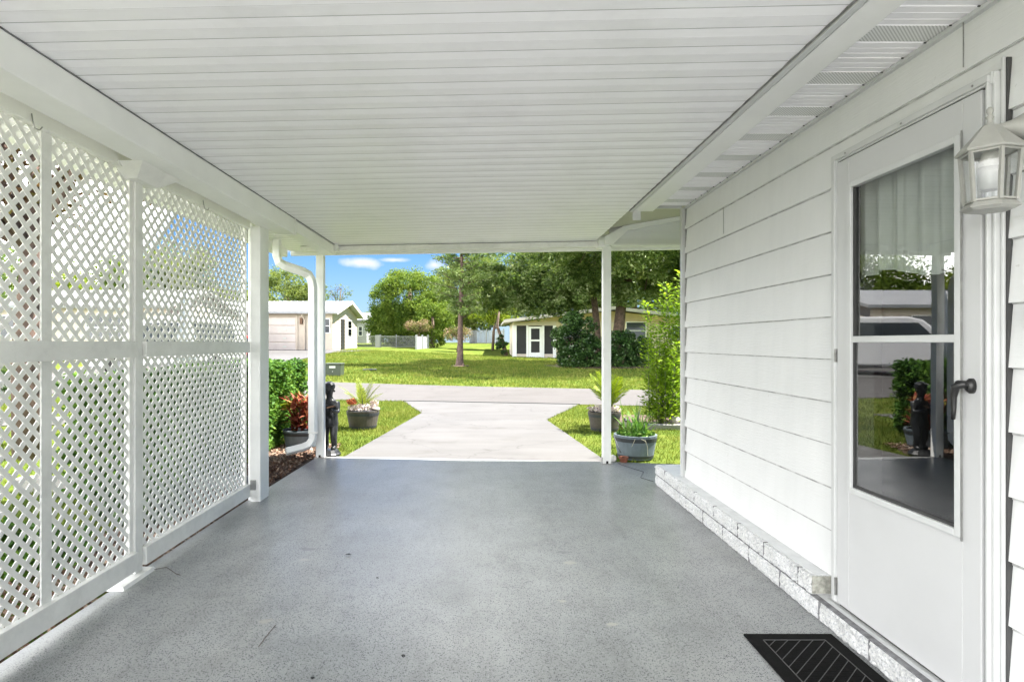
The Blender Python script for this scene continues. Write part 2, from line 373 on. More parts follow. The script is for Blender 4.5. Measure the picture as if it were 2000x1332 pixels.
def crown(center, rad, nl, per, lobe=.28, inner=.5, seed=0, flat=.75, bottom=-1.):
    """lobed crown: nl leaf clumps in an ellipsoid, per leaves each"""
    C = []
    cs = shell(center, rad, nl, inner)
    for c in cs:
        if (c[2]-center[2])/rad[2] < bottom: continue
        k = lobe*(.6+.8*random.random())
        m = rad[0]*k
        C.append(shell(c, (m, m, m*flat), int(per*(.6+.8*random.random())), .35))
    return np.concatenate(C)

# ------------------------------------------------------------------ terrain
def sm(t): t = min(1, max(0, t)); return t*t*(3-2*t)
def H(x, y):
    sl = .85+(.345-.85)*sm((x+9)/14)
    t = min(1, max(0, (y-18)/20)); h = sl*t
    if y > 38: h += (1.28-sl)*sm((y-38)/24)
    return h-.03
def terrain():
    xs = np.concatenate([np.linspace(-600, -60, 10), np.linspace(-50, 50, 81), np.linspace(60, 600, 10)])
    ys = np.concatenate([np.linspace(-300, -25, 7), np.linspace(-20, 80, 101), np.linspace(90, 900, 14)])
    mb = MB(); nx = len(xs)
    mb.v = [(x, y, H(x, y)) for y in ys for x in xs]
    mb.f = [(j*nx+i, j*nx+i+1, (j+1)*nx+i+1, (j+1)*nx+i) for j in range(len(ys)-1) for i in range(nx-1)]
    o = mb.build('lawn', 'ground', smooth=True); tag(o, kind='structure')
terrain()
def sheet(name, poly, mat, z=None, dz=.01, sub=False, thick=.12):
    mb = MB()
    if z is not None: mb.prism([(x, y, z-thick) for x, y in poly], (0, 0, thick))
    else: mb.prism([(x, y, H(x, y)+dz-thick) for x, y in poly], (0, 0, thick))
    return tag(mb.build(name, mat), kind='structure')
# road follows the slight rise on the left
mb = MB(); xs = np.linspace(-60, 60, 61)
near = lambda x: 13.12-.19*x; far = lambda x: 17.9-.27*x
for a, b in zip(xs[:-1], xs[1:]):
    q = []
    for x, f in ((a, near), (b, near), (b, far), (a, far)):
        q.append((x, f(x), H(x, f(x))+.012))
    mb.add(q, [(0, 1, 2, 3)])
tag(mb.build('road', 'road'), kind='structure')
# driveway and apron
drv = [(-1.66, 6.70), (-1.20, 11.2), (-1.85, 13.46), (2.0, 12.74), (1.05, 10.25), (1.36, 6.52)]
def drive():
    mb = MB(); mb.prism([(x, y, -.012-.15) for x, y in drv], (0, 0, .15)); 
    return tag(mb.build('driveway', 'drive', bevel=.004), kind='structure')
drive()
mb = MB(); mb.hexa([(-1.86, 13.44, -.03), (2.02, 12.70, -.03), (2.02, 12.725, -.03), (-1.86, 13.465, -.03)], [(-1.86, 13.44, .0), (2.02, 12.70, .0), (2.02, 12.725, .0), (-1.86, 13.465, .0)]); tag(mb.build('road_joint', 'hoop'), kind='structure')
mb = MB(); mb.hexa([(-1.30, 10.2, -.03), (1.07, 10.16, -.03), (1.07, 10.172, -.03), (-1.30, 10.212, -.03)], [(-1.30, 10.2, -.0105), (1.07, 10.16, -.0105), (1.07, 10.172, -.0105), (-1.30, 10.212, -.0105)]); tag(mb.build('driveway_joint', 'jointgrey'), kind='structure')
# neighbour's driveway (follows terrain)
mb = MB(); ys_ = np.linspace(20.5, 38, 20)
for a, b in zip(ys_[:-1], ys_[1:]):
    rx = lambda y: -9.4+(.25 if y < 35 else .25+(y-35)*.7)
    q = [(-17, a, H(-17, a)+.03), (rx(a), a, H(rx(a), a)+.03), (rx(b), b, H(rx(b), b)+.03), (-17, b, H(-17, b)+.03)]
    # subdivide across
    for k in range(4):
        t0, t1 = k/4, (k+1)/4
        xa0, xa1 = -17+(rx(a)+17)*t0, -17+(rx(a)+17)*t1; xb0, xb1 = -17+(rx(b)+17)*t0, -17+(rx(b)+17)*t1
        mb.add([(xa0, a, H(xa0, a)+.03), (xa1, a, H(xa1, a)+.03), (xb1, b, H(xb1, b)+.03), (xb0, b, H(xb0, b)+.03)], [(0, 1, 2, 3)])
tag(mb.build('neighbour_driveway', 'drive'), kind='structure')
sheet('pale_path', [(-16, 8.3), (-16, 9.7), (-3.9, 11.0), (-3.9, 10.0)], 'drive', z=-.008)
sheet('mulch_bed', [(-2.62, 3.4), (-1.9, 3.4), (-1.72, 7.05), (-1.95, 7.6), (-2.62, 7.9)], 'mulch', z=-.015)
sheet('planting_bed', [(2.2, 9.25), (5.5, 9.0), (5.5, 10.6), (2.3, 10.9)], 'mulch', z=-.012)
# unseen pale ground added behind the camera to bounce light onto the ceiling
sheet('bounce_sheet', [(-12, -12), (4, -12), (4, -1.2), (-12, -1.2)], 'bounce_sheet', z=-.01)

# carport slab
FS = -.34/3.194
yf = lambda x: 6.78+(x+1.889)*FS
mb = MB(); poly = [(-2.0, -1.2), (1.60, -1.2), (1.60, 5.0), (2.3, 5.0), (2.3, yf(2.3)+.02), (1.36, yf(1.36)+.105), (-1.70, yf(-1.7)+.085), (-1.93, yf(-1.93)+.0), (-1.98, 4.9), (-1.985, 2.4)]
mb.prism([(x, y, -.15) for x, y in poly], (0, 0, .15))
tag(mb.build('carport_floor', 'floor', bevel=.004), kind='structure')

# ------------------------------------------------------------------ carport
car = thing('carport', 'white metal carport roof on slim posts over the grey painted floor', 'carport')
YB = -.9
def ceiling():
    prof = []; y = YB
    while y < 7.25:
        # flat narrow band, crease with its shade painted dark, wide band tilted back to the next narrow one
        prof += [(y, 2.4125, 0), (y+.004, 2.4130, 0), (y+.055, 2.4104, 0), (y+.058, 2.4100, 1), (y+.0605, 2.4108, 0), (y+.064, 2.4106, 0), (y+.1325, 2.4132, 1)]
        y += .1355
    mb = MB(); x0, x1 = -2.36, 1.20; idx = []
    def fy(x, t): return YB+(t-YB)*((yf(x)+.36-YB)/(yf(-2.36)+.36-YB))
    for (a, za, m_), (b, zb, _) in zip(prof[:-1], prof[1:]):
        if b > yf(-2.36)+.36: break
        mb.add([(x0, fy(x0, a), za), (x1, fy(x1, a), za), (x1, fy(x1, b), zb), (x0, fy(x0, b), zb)], [(0, 1, 2, 3)]); idx.append(m_)
    o_ = mb.build('ceiling', 'ceil', car); o_.data.materials.append(M['crease'])
    for p_, m_ in zip(o_.data.polygons, idx): p_.material_index = m_
    t = MB(); t.prism([(x0, YB, 2.43), (x1, YB, 2.43), (x1, yf(x1)+.36, 2.43), (x0, yf(x0)+.36, 2.43)], (0, 0, .07)); t.build('roof_deck', 'beam', car)
ceiling()
# left beam: box, inner face x=-1.69
mb = MB(); mb.box(-1.86, -1.69, YB, 5.27, 2.268, 2.406); mb.build('beam', 'beam', car, bevel=.006)
mb = MB(); mb.box(-1.84, -1.70, 5.285, yf(-1.8)-.02, 2.30, 2.405); mb.build('beam', 'beam', car, bevel=.006)
mb = MB(); mb.box(-1.6935, -1.6895, YB, yf(-1.7), 2.4063, 2.411); mb.build('seam', 'jointgrey', car)
mb = MB(); mb.box(-1.868, -1.686, 5.268, 5.284, 2.262, 2.409); mb.build('beam_joint', 'board', car)
# outer eave gutter
mb = MB(); mb.box(-2.46, -2.362, YB, 7.1, 2.33, 2.50); mb.build('gutter', 'beam', car, bevel=.01)
# front header
def skewbar(x0, x1, off0, off1, z0, z1, name, mat, bev=.004):
    mb = MB(); b = [(x0, yf(x0)+off0), (x1, yf(x1)+off0), (x1, yf(x1)+off1), (x0, yf(x0)+off1)]
    mb.hexa([(*p, z0) for p in b], [(*p, z1) for p in b]); return mb.build(name, mat, car, bevel=bev)
skewbar(-2.12, 1.215, -.02, .06, 2.345, 2.405, 'header', 'board')
skewbar(-2.36, 2.6, .365, .40, 2.36, 2.52, 'front_fascia', 'beam')
skewbar(-1.83, -1.66, -.10, -.022, 2.335, 2.412, 'bracket', 'white')
skewbar(1.215, 1.30, -.10, .08, 2.33, 2.412, 'bracket', 'white')
# posts
for x, nm in ((-1.88, 'left'), (1.312, 'right')):
    y = yf(x)
    mb = MB(); mb.box(x-.043, x+.043, y-.043, y+.043, .006, 2.345 if x > 0 else 2.30); p = mb.build('post', 'white', car, bevel=.004)
    q = MB(); q.box(x-.062, x+.062, y-.06, y+.06, 0.0, .006); q.box(x-.05, x-.0445, y-.03, y+.03, .006, .07); q.build('base_bracket', 'screw', p)
    g = MB(); g.box(x-.012, x+.012, y-.0455, y-.0432, .006, .035); g.build('bolt_hole', 'dark', p)
# rake board and gable infill right of the post
yr = 6.30
def rp(px, py, y): return P(px, py, y)
mb = MB(); mb.prism([rp(1181, 478, yr), rp(1196, 478, yr), rp(1228, 449, yr), rp(1420, 412, yr), rp(1420, 388, yr), rp(1250, 424, yr), rp(1181, 462, yr)], (0, .05, 0)); mb.build('rake_board', 'white', car, bevel=.003)
mb = MB()
for k in range(4):
    y0 = 478-k*12.5; y1 = y0-12.5
    xa = 1196+max(0, 478-y0)*.95
    mb.prism([rp(1190, y0, yr+.062), rp(1420, y0, yr+.062), rp(1420, y1+.3, yr+.075), rp(1190, y1+.3, yr+.075)], (0, .012, 0))
mb.build('infill_panel', 'siding', car)
mb = MB(); mb.prism([rp(1196, 480.5, yr+.03), rp(1420, 480.5, yr+.03), rp(1420, 476.5, yr+.03), rp(1196, 476.5, yr+.03)], (0, .06, 0)); mb.build('infill_trim', 'white', car)
mb = MB(); mb.prism([(1.195, 6.86, 2.50), (6.5, 6.86, 3.4), (6.5, 6.86, 3.46), (1.195, 6.86, 2.56)], (0, -1.95, 0)); mb.build('porch_roof', 'greyroof', car)
# post 2 (big, at the end of the lattice)
mb = MB(); mb.box(-1.935, -1.851, 4.886, 5.08, 0, 2.268); mb.box(-1.97, -1.9352, 4.93, 5.0, 0, 2.30); p = mb.build('post', 'white', car, bevel=.005)
q = MB(); q.box(-1.93, -1.888, 4.874, 4.8855, .10, .18); q.build('metal_bracket', 'screw', p)
# post 1 on its plate with the bracket under the beam
mb = MB(); mb.box(-2.015, -1.95, 3.31, 3.38, .02, 2.21); p = mb.build('post', 'board', car, bevel=.004)
q = MB(); q.box(-1.99, -1.975, 3.3045, 3.3098, .02, 2.20); q.build('seam', 'dark', p)
q = MB(); q.hexa([(-2.05, 3.13, 0), (-1.905, 3.13, 0), (-1.905, 3.44, 0), (-2.05, 3.44, 0)], [(-2.05, 3.14, .018), (-1.915, 3.14, .018), (-1.915, 3.43, .018), (-2.05, 3.43, .018)]); q.build('base_plate', 'board', p)
q = MB(); q.hexa([(-2.02, 3.24, 2.205), (-1.90, 3.24, 2.205), (-1.90, 3.45, 2.205), (-2.02, 3.45, 2.205)], [(-2.06, 3.12, 2.267), (-1.80, 3.12, 2.267), (-1.80, 3.52, 2.267), (-2.06, 3.52, 2.267)]); q.build('cap', 'board', p)

# ------------------------------------------------------------------ lattice screens
def clip_poly(poly, y0, y1, z0, z1):
    def cl(ps, f):
        out = []
        for i in range(len(ps)):
            a, b = ps[i], ps[(i+1) % len(ps)]; fa, fb = f(a), f(b)
            if fa >= 0: out.append(a)
            if (fa >= 0) != (fb >= 0):
                t = fa/(fa-fb); out.append((a[0]+(b[0]-a[0])*t, a[1]+(b[1]-a[1])*t))
        return out
    for f in (lambda p: p[0]-y0, lambda p: y1-p[0], lambda p: p[1]-z0, lambda p: z1-p[1]):
        poly = cl(poly, f)
        if len(poly) < 3: return None
    return poly
def lattice(y0, y1, z0, z1, parent):
    pitch = .0764; w = .0235; r2 = math.sqrt(2)
    mb = MB()
    for sgn, X in ((1, -1.976), (-1, -1.972)):
        c0 = z0-sgn*(y1 if sgn > 0 else y0)-.1; c1 = z1-sgn*(y0 if sgn > 0 else y1)+.1
        k = math.floor(c0/pitch)
        while k*pitch < c1:
            c = k*pitch+(.02 if sgn > 0 else .0); k += 1; hw = w*r2/2; L = y1-y0+1
            ya, yb = y0-1, y1+1
            pl = [(ya, sgn*ya+c-hw), (yb, sgn*yb+c-hw), (yb, sgn*yb+c+hw), (ya, sgn*ya+c+hw)]
            pl = clip_poly(pl, y0, y1, z0, z1)
            if pl: mb.prism([(X, a, b) for a, b in pl], (.0036, 0, 0))
    return mb.build('lattice_panel', 'lattice', parent)
def screen(y0, y1, label, stile):
    t = thing('lattice_screen', label, 'lattice screen', (0, 0, 0), group='white lattice screens along the carport')
    lattice(y0, y1, .12, 1.26, t); lattice(y0, y1, 1.262, 2.28, t)
    mb = MB(); mb.box(-1.972+.007, -1.93, y0, y1, 1.228, 1.317); mb.build('rail', 'board', t, bevel=.003)
    mb = MB(); mb.box(-1.965, -1.93, y0, y1, .045, .148); mb.build('bottom_board', 'board', t, bevel=.004)
    mb = MB(); mb.box(-1.965, -1.93, y0, y1, 2.245, 2.36); mb.build('top_board', 'lattice', t, bevel=.003)
    for s in stile:
        mb = MB(); mb.box(-1.966, -1.958, s, s+.062, .148, 1.228); mb.build('stile', 'board', t)
        mb = MB(); mb.box(-1.966, -1.958, s, s+.062, 1.317, 2.245); mb.build('stile', 'board', t)
    mb = MB(); mb.box(-1.992, -1.962, y1-.03, y1, .148, 2.245); mb.build('edge_channel', 'lattice', t)
    if y0 > 3: 
        mb = MB(); mb.box(-1.992, -1.962, y0, y0+.02, .148, 2.245); mb.build('edge_channel', 'lattice', t)
    return t
screen(.6, 3.305, 'nearer white diamond lattice screen with a vertical strip, left of the plated post', [2.62])
screen(3.385, 4.88, 'farther white diamond lattice screen between the slim plated post and the broad post', [])
for y, lb in ((2.52, 'small metal hook under the top board of the nearer lattice screen'), (4.05, 'small metal hook under the top board of the farther lattice screen')):
    mb = MB(); z = 2.25
    mb.tube([(-1.925, y, z+.03), (-1.92, y, z), (-1.915, y+.005, z-.03), (-1.90, y+.012, z-.036), (-1.893, y+.018, z-.02)], .0028, 6)
    tag(mb.build('hook', 'screw', smooth=True), lb, 'hook', 'hooks on the lattice screens')

# downspout
def rt(px, py, d): return P(px, py, d)
ds = thing('downspout', 'white metal downspout curling down beside the left front post', 'downspout')
path = [rt(541, 455, 6.35), rt(541, 500, 6.38), rt(545, 512, 6.4), rt(556, 519, 6.43), rt(592, 531, 6.52), rt(603, 537, 6.56), rt(609, 548, 6.58), rt(611, 562, 6.6), rt(611, 700, 6.6), rt(611, 845, 6.6)]
MB().tube(path, [.056]*10, 4).build('pipe', 'white', ds, bevel=.012)
path = [rt(611, 846, 6.6), rt(610, 858, 6.6), rt(603, 868, 6.58), rt(590, 874, 6.55), rt(558, 882, 6.45)]
MB().tube(path, .052, 4).build('elbow', 'white', ds, bevel=.012)
mb = MB(); a = rt(602, 845, 6.54); mb.box(a[0], a[0]+.105, 6.535, 6.54, a[2]-.008, a[2]+.008); mb.build('strap', 'board', ds)

# ------------------------------------------------------------------ own house
hs = thing('house', 'white lap sided house wall with soffit and storm door along the right', 'house', (0, 0, 0))
XW = 1.684
zs = [.203+.2055*k for k in range(-0, 12)]
def siding(y0, y1, z0, z1, name='siding'):
    mb = MB(); ks = [z0]+[z for z in zs if z0+.02 < z < z1-.02]+[z1]
    for a, b in zip(ks[:-1], ks[1:]):
        full = (b-a)/.2055; bot = XW-.016*min(1, full)-.001; 
        mb.prism([(bot, y0, a), (XW-.001, y0, b+.002), (XW+.02, y0, b+.002), (XW+.02, y0, a), ], (0, y1-y0, 0))
    nf = len(mb.f)
    for b in ks[1:-1]: mb.box(XW-.006, XW, y0+.001, y1-.001, b-(.0045 if b > 1.1 else .0085 if b > .7 else .0125), b+.0005)  # shade below each lap painted as a grey strip
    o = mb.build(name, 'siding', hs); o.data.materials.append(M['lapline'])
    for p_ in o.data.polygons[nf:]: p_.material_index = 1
    return o
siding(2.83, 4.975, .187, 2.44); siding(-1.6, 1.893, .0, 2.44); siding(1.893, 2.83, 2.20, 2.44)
# butt joints
MB().box(XW-.0195, XW-.0165, 2.0687, 2.0713, 2.268, 2.435).build('butt_joint', 'screw', hs); MB().box(XW-.0192, XW-.0165, 4.1545, 4.1575, 2.07, 2.255).build('butt_joint', 'screw', hs)
mb = MB(); mb.box(XW+.02, XW+.12, 2.80, 5.0, 0, 2.9); mb.box(XW+.02, XW+.12, -1.6, 1.90, 0, 2.9); mb.box(XW+.02, XW+.12, 1.90, 2.80, 2.18, 2.9)
mb.box(XW+.12, 7.5, 4.88, 5.0, 0, 2.9); mb.box(XW+.12, 7.5, -1.6, -1.48, 0, 2.9); mb.box(7.38, 7.5, -1.48, 4.88, 0, 2.9); mb.build('wall', 'siding', hs)
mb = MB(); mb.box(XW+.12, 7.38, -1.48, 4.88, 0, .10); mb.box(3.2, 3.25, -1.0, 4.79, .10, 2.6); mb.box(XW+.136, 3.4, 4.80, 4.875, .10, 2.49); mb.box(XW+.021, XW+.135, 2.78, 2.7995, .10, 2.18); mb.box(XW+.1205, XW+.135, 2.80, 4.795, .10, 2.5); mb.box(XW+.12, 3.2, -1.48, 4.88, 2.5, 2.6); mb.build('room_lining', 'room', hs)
mb = MB(); mb.box(XW-.035, XW-.002, 4.976, 5.03, .186, 2.435); mb.box(XW-.002, XW+.06, 5.0, 5.03, .186, 2.435); mb.build('corner_trim', 'trim', hs, bevel=.002)
mb = MB(); mb.box(XW-.013, XW-.002, 4.955, 4.9755, .19, 2.43); mb.build('shadow_channel', 'screw', hs)
# roof over the house
mb = MB(); mb.prism([(1.24, -1.9, 2.53), (4.6, -1.9, 3.5), (7.9, -1.9, 2.53), (7.9, -1.9, 2.47), (4.6, -1.9, 3.42), (1.24, -1.9, 2.47)], (0, 6.95, 0)); mb.build('roof', 'greyroof', hs)
# soffit: ribbed, every third strip perforated
def soffit():
    ribs = MB(); vent = MB(); x0, x1 = 1.29, 1.69
    y = 2.113-.122*24; k = 0
    while y < 4.9:
        y1 = min(y+.122, 4.965); perf = (k % 3 == 0)
        z = 2.44
        tgt = MB() if perf else ribs
        tgt.add([(x0, y+.008, z), (x1, y+.008, z), (x1, y1, z+.0015), (x0, y1, z+.0015)], [(0, 1, 2, 3)])
        if perf: tgt.build('soffit_vent', 'perf', hs)
        ribs.add([(x0, y, z+.0015), (x1, y, z+.0015), (x1, y+.004, z+.010), (x0, y+.004, z+.010)], [(0, 1, 2, 3)])
        ribs.add([(x0, y+.004, z+.010), (x1, y+.004, z+.010), (x1, y+.008, z), (x0, y+.008, z)], [(0, 1, 2, 3)])
        if not perf:
            for t in (.042, .082): ribs.add([(x0, y+t, z-.0008), (x1, y+t, z-.0008), (x1, y+t+.003, z-.003), (x0, y+t+.003, z-.003), (x1, y+t+.012, z-.0005), (x0, y+t+.012, z-.0005)], [(0, 1, 2, 3), (3, 2, 4, 5)])
        y = y+.122; k += 1
    ribs.build('soffit', 'ceil', hs)
    b = MB(); b.box(1.29, 1.70, -1.9, 4.965, 2.456, 2.468); b.build('soffit_backing', 'trim', hs)
    c = MB()
    y = 2.113-.122*2
    while y < 4.9: MB().box(1.652, 1.661, y, y+.0035, 2.435, 2.4395).build('rib_end', 'seal', hs); y += .122
soffit()
# fascia band between carport ceiling and soffit
def tap(xa0, xb0, xa1, xb1, z0, z1, name, mat, ya=YB, yb=4.965):
    mb = MB(); mb.hexa([(xa0, ya, z0), (xb0, ya, z0), (xb1, yb, z0), (xa1, yb, z0)], [(xa0, ya, z1), (xb0, ya, z1), (xb1, yb, z1), (xa1, yb, z1)])
    return mb.build(name, mat, hs, bevel=.003)
tap(1.1765, 1.180, 1.2005, 1.204, 2.4035, 2.45, 'seam', 'jointgrey')
tap(1.181, 1.208, 1.205, 1.232, 2.398, 2.45, 'edge_trim', 'trim')
tap(1.209, 1.217, 1.233, 1.241, 2.41, 2.45, 'edge_groove', 'trim')
tap(1.218, 1.305, 1.242, 1.40, 2.404, 2.46, 'fascia', 'beam')
mb = MB(); mb.box(1.235, 1.30, 4.966, 4.985, 2.333, 2.50); mb.build('fascia_end', 'trim', hs, bevel=.002)
mb = MB(); mb.box(1.30, XW-.04, 4.966, 4.985, 2.43, 2.47); mb.build('soffit_end', 'trim', hs)
mb = MB(); mb.box(1.66, 1.684, -1.9, 4.965, 2.424, 2.4385); mb.build('soffit_channel', 'trim', hs)
# brick ledge
def ledge():
    m = MB()
    def block(x0, x1, y0, y1, z0, z1, front='x', seed=0):
        # rough front face towards -x
        ny, nz = max(2, int((y1-y0)/.008)), 9
        g = []
        for j in range(nz+1):
            for i in range(ny+1):
                y = y0+(y1-y0)*i/ny; z = z0+(z1-z0)*j/nz
                e = 0 if 0 < i < ny and 0 < j < nz else .010
                d = .010*mn.noise(Vector((seed, y*22, z*30)))+.012*mn.noise(Vector((seed+5, y*70, z*70)))
                g.append((x0+e-.004-d*.8, y, z))
        fs = [(j*(ny+1)+i, (j+1)*(ny+1)+i, (j+1)*(ny+1)+i+1, j*(ny+1)+i+1) for j in range(nz) for i in range(ny)]
        m.add(g, fs)
        m.box(x0+.008, x1, y0+.001, y1-.001, z0, z1-.001)
    xf = 1.573; lo = [5.5, 5.2, 4.667, 4.303, 3.941, 3.55, 3.179, 2.803, 2.436, 2.07, 1.7, 1.33, .96]
    for i, (a, b) in enumerate(zip(lo[:-1], lo[1:])): block(xf, 1.9 if b > 2.9 else 1.7, b+.006, a-.006, .0, .090, seed=i*3.1)
    up = [5.5, 5.22, 4.853, 4.483, 4.1, 3.709, 3.36, 2.99, 2.869]
    for i, (a, b) in enumerate(zip(up[:-1], up[1:])): block(xf, 1.70, b+(.006 if b > 2.9 else 0), a-.006, .096, .183, seed=50+i*2.7)
    o = m.build('block_ledge', 'block', hs)
    j = MB(); j.box(xf+.024, 1.70, .9, 5.49, .004, .0935); j.box(xf+.024, 1.70, 2.885, 5.49, .0955, .1845); j.box(1.7, 2.7, 5.01, 5.49, 0, .1845)
    j.build('mortar', paint('mortar_paint', (.66, .67, .68), .6, .1, 12, .3, 50), o)
    j = MB(); j.box(xf+.004, XW-.016, 2.8655, 2.8687, .100, .183); j.build('bare_end', 'blockend', o)
    for yy in lo[2:-1]:
        MB().box(xf+.001, xf+.03, yy-.0055, yy+.0055, .004, .089).build('mortar_joint', 'jointgrey', o)
    for yy in up[1:-1]:
        MB().box(xf+.001, xf+.03, yy-.0055, yy+.0055, .097, .1825).build('mortar_joint', 'jointgrey', o)
    MB().box(xf+.002, xf+.03, .97, 5.49, .0905, .0950).build('bed_joint', 'jointgrey', o)
ledge()
# storm door
XD = 1.63
dr = MB()
y0, y1, z0, z1 = 1.952, 2.752, .108, 2.14
gy0, gy1, gz0, gz1 = 2.055, 2.637, .668, 1.997
dr.box(XD, XD+.035, y0, gy0-.026, z0, z1); dr.box(XD, XD+.035, gy1+.026, y1, z0, z1)
dr.box(XD, XD+.035, gy0-.026, gy1+.026, z0, gz0-.026); dr.box(XD, XD+.035, gy0-.026, gy1+.026, gz1+.026, z1)
door = dr.build('storm_door', 'door', hs, bevel=.003)
fr = MB(); e = .026; X0 = XD-.010
fr.box(X0, XD+.02, gy0-e, gy0, gz0-e, gz1+e); fr.box(X0, XD+.02, gy1, gy1+e, gz0-e, gz1+e)
fr.box(X0, XD+.02, gy0, gy1, gz0-e, gz0); fr.box(X0, XD+.02, gy0, gy1, gz1, gz1+e)
fr.box(X0+.003, XD+.02, gy0, gy1, 1.310, 1.338)
fr.build('window_frame', 'trim', door, bevel=.003)
ln = MB(); ln.box(X0-.0008, X0+.004, gy0-e-.008, gy0-e-.0045, gz0-e-.008, gz1+e+.008); ln.build('frame_line', 'screw', door)
sl = MB(); g = .007
sl.box(XD+.002, XD+.016, gy1-g, gy1, gz0, gz1); sl.box(XD+.002, XD+.016, gy0, gy1, gz0, gz0+g*1.5); sl.box(XD+.002, XD+.016, gy0, gy0+g, gz0, gz1)
sl.build('glass_seal', 'seal', door)
for xg, za, zb in ((XD+.008, gz0, 1.310), (XD+.0125, 1.338, gz1)):
    MB().add([(xg, gy0, za), (xg, gy1, za), (xg, gy1, zb), (xg, gy0, zb)], [(0, 1, 2, 3)]).build('glass_pane', 'glass', door)
# door casing: frame parts around
cs = MB()
cs.box(XD+.004, XW-.015, y1+.006, y1+.055, .10, z1+.045); cs.box(XD-.006, XD+.02, y1+.012, y1+.03, .11, z1+.03)
cs.box(XD+.004, XW-.015, y0-.035, y1+.006, z1+.006, z1+.045); cs.box(XD-.006, XD+.02, y0-.03, y1+.012, z1+.014, z1+.034)
cs.box(XD+.012, XW-.015, y0-.016, y0-.003, .10, z1+.006); cs.box(XD-.003, XW-.015, y0-.027, y0-.018, .10, z1+.02); cs.box(XD+.010, XW-.013, y0-.040, y0-.029, .10, z1+.045)
cs.box(XD+.026, XW-.01, y0-.052, y0-.042, .02, z1+.085)
cas = cs.build('door_casing', 'trim', hs, bevel=.002)
gp = MB(); gp.box(XD+.02, XW+.02, y1, y1+.006, .1, z1+.006); gp.box(XD+.012, XW+.02, y0, y1, z1, z1+.006); gp.box(XD+.02, XW+.02, y0-.004, y0, .1, z1); gp.box(XD+.034, XW-.005, y0-.0585, y0-.053, .02, z1+.08); gp.box(XD+.012, XW, y0, y1, .095, .1075)
gp.build('gap', 'seal', cas)
sc = MB()
for yy in (1.98, 2.32, 2.68): sc.lathe([(.004, 0), (.004, .003)], (0, 0, 0), 8); 
n0 = len(sc.v)//3
for i, yy in enumerate((1.98, 2.32, 2.68)):
    for j in range(n0):
        v = sc.v[i*n0+j]; sc.v[i*n0+j] = (XD-.006-v[2], yy+v[0], z1+.024+v[1])
for i in range(3):
    q_ = MB(); q_.v = sc.v[i*n0:(i+1)*n0]; q_.f = sc.f[:len(sc.f)//3]; q_.build('screw', 'screw', cas)
for za, zb in ((.14, .22), (1.22, 1.28)): MB().box(XD-.008, XD+.004, y1+.003, y1+.010, za, zb).build('hinge', 'screw', cas)
# handle (lever)
hd = MB(); hy, hz = 1.985, 1.135
hd.lathe([(.019, 0), (.019, .012), (.013, .022)], (0, 0, 0), 14)
hd.v = [(XD-v[2], hy+v[0]*.8, hz+.03+v[1]*1.35) for v in hd.v]
hd.tube([(XD-.012, hy, hz+.035), (XD-.035, hy+.006, hz+.035), (XD-.042, hy+.022, hz+.025), (XD-.043, hy+.028, hz-.01), (XD-.042, hy+.029, hz-.055), (XD-.044, hy+.030, hz-.085)], [.012, .014, .014, .0095, .0075, .007], 10)
hd.ball((XD-.03, hy+.022, hz+.035), .013, 8)
hd.build('handle', 'black', door, smooth=True)
# threshold
th = MB(); th.box(XD-.004, XW, 1.90, 2.83, .0, .094); th.build('threshold', 'trim', hs)
# lower door reveal sweep
# curtain behind the glass
cu = MB(); n = 90
for i in range(n+1):
    y = 1.90+.95*i/n; x = 1.745+.020*math.sin(i*.55)+.010*math.sin(i*1.3+1)
    zb = 1.60+.025*math.sin(i*.12)
    cu.v += [(x, y, zb), (x, y, 2.12)]
cu.f = [(2*i, 2*i+2, 2*i+3, 2*i+1) for i in range(n)]
tag(cu.build('curtain', 'curtain', smooth=True), 'pale pleated curtain hanging behind the upper pane of the storm door', 'curtain')
# doorbell
db = thing('doorbell', 'small grey doorbell on the siding right of the storm door', 'doorbell', (XW-.016, 1.80, 1.39))
MB().box(-.014, .0, -.022, .022, -.035, .035).build('plate', 'screw', db, bevel=.004)
MB().box(-.018, -.0145, -.010, .010, -.012, .012).build('button', 'bulb', db, bevel=.002)

# wall lantern
LX, LY = 1.512, 1.78
lan = thing('wall_lantern', 'white six sided lantern on a curved arm beside the storm door', 'wall lamp', (LX, LY, 0))
def hexring(r): return r
mb = MB()   # roof
mb.lathe([(.004, 2.014), (.0085, 2.008), (.009, 2.0), (.005, 1.99), (.011, 1.984), (.006, 1.976), (.009, 1.965), (.016, 1.955)][::-1], (0, 0, 0), 12).build('finial', 'lamp', lan, smooth=True)
mb = MB(); mb.lathe([(.083, 1.878), (.086, 1.884), (.080, 1.892), (.050, 1.925), (.022, 1.958), (.012, 1.962)], (0, 0, 0), 6, R(12)); mb.build('lamp_roof', 'lamp', lan, bevel=.0015)
mb = MB(); mb.lathe([(.058, 1.704), (.074, 1.712), (.060, 1.728), (.056, 1.73)], (0, 0, 0), 6, R(12)); mb.build('lamp_base', 'lamp', lan, bevel=.0015)
mb = MB(); pn = MB()
for k in range(6):
    a = R(12)+k*math.pi/3; a2 = a+math.pi/3
    mb.bar((.060*math.cos(a), .060*math.sin(a), 1.728), (.071*math.cos(a), .071*math.sin(a), 1.880), .009)
    for rr, zz in ((.059, 1.733), (.0705, 1.875)): mb.bar((rr*math.cos(a), rr*math.sin(a), zz), (rr*math.cos(a2), rr*math.sin(a2), zz), .006)
    pn.add([(.058*math.cos(a), .058*math.sin(a), 1.73), (.058*math.cos(a2), .058*math.sin(a2), 1.73), (.069*math.cos(a2), .069*math.sin(a2), 1.878), (.069*math.cos(a), .069*math.sin(a), 1.878)], [(0, 1, 2, 3)])
mb.build('lamp_frame', 'lamp', lan); pn.build('glass_pane', 'lampglass', lan)
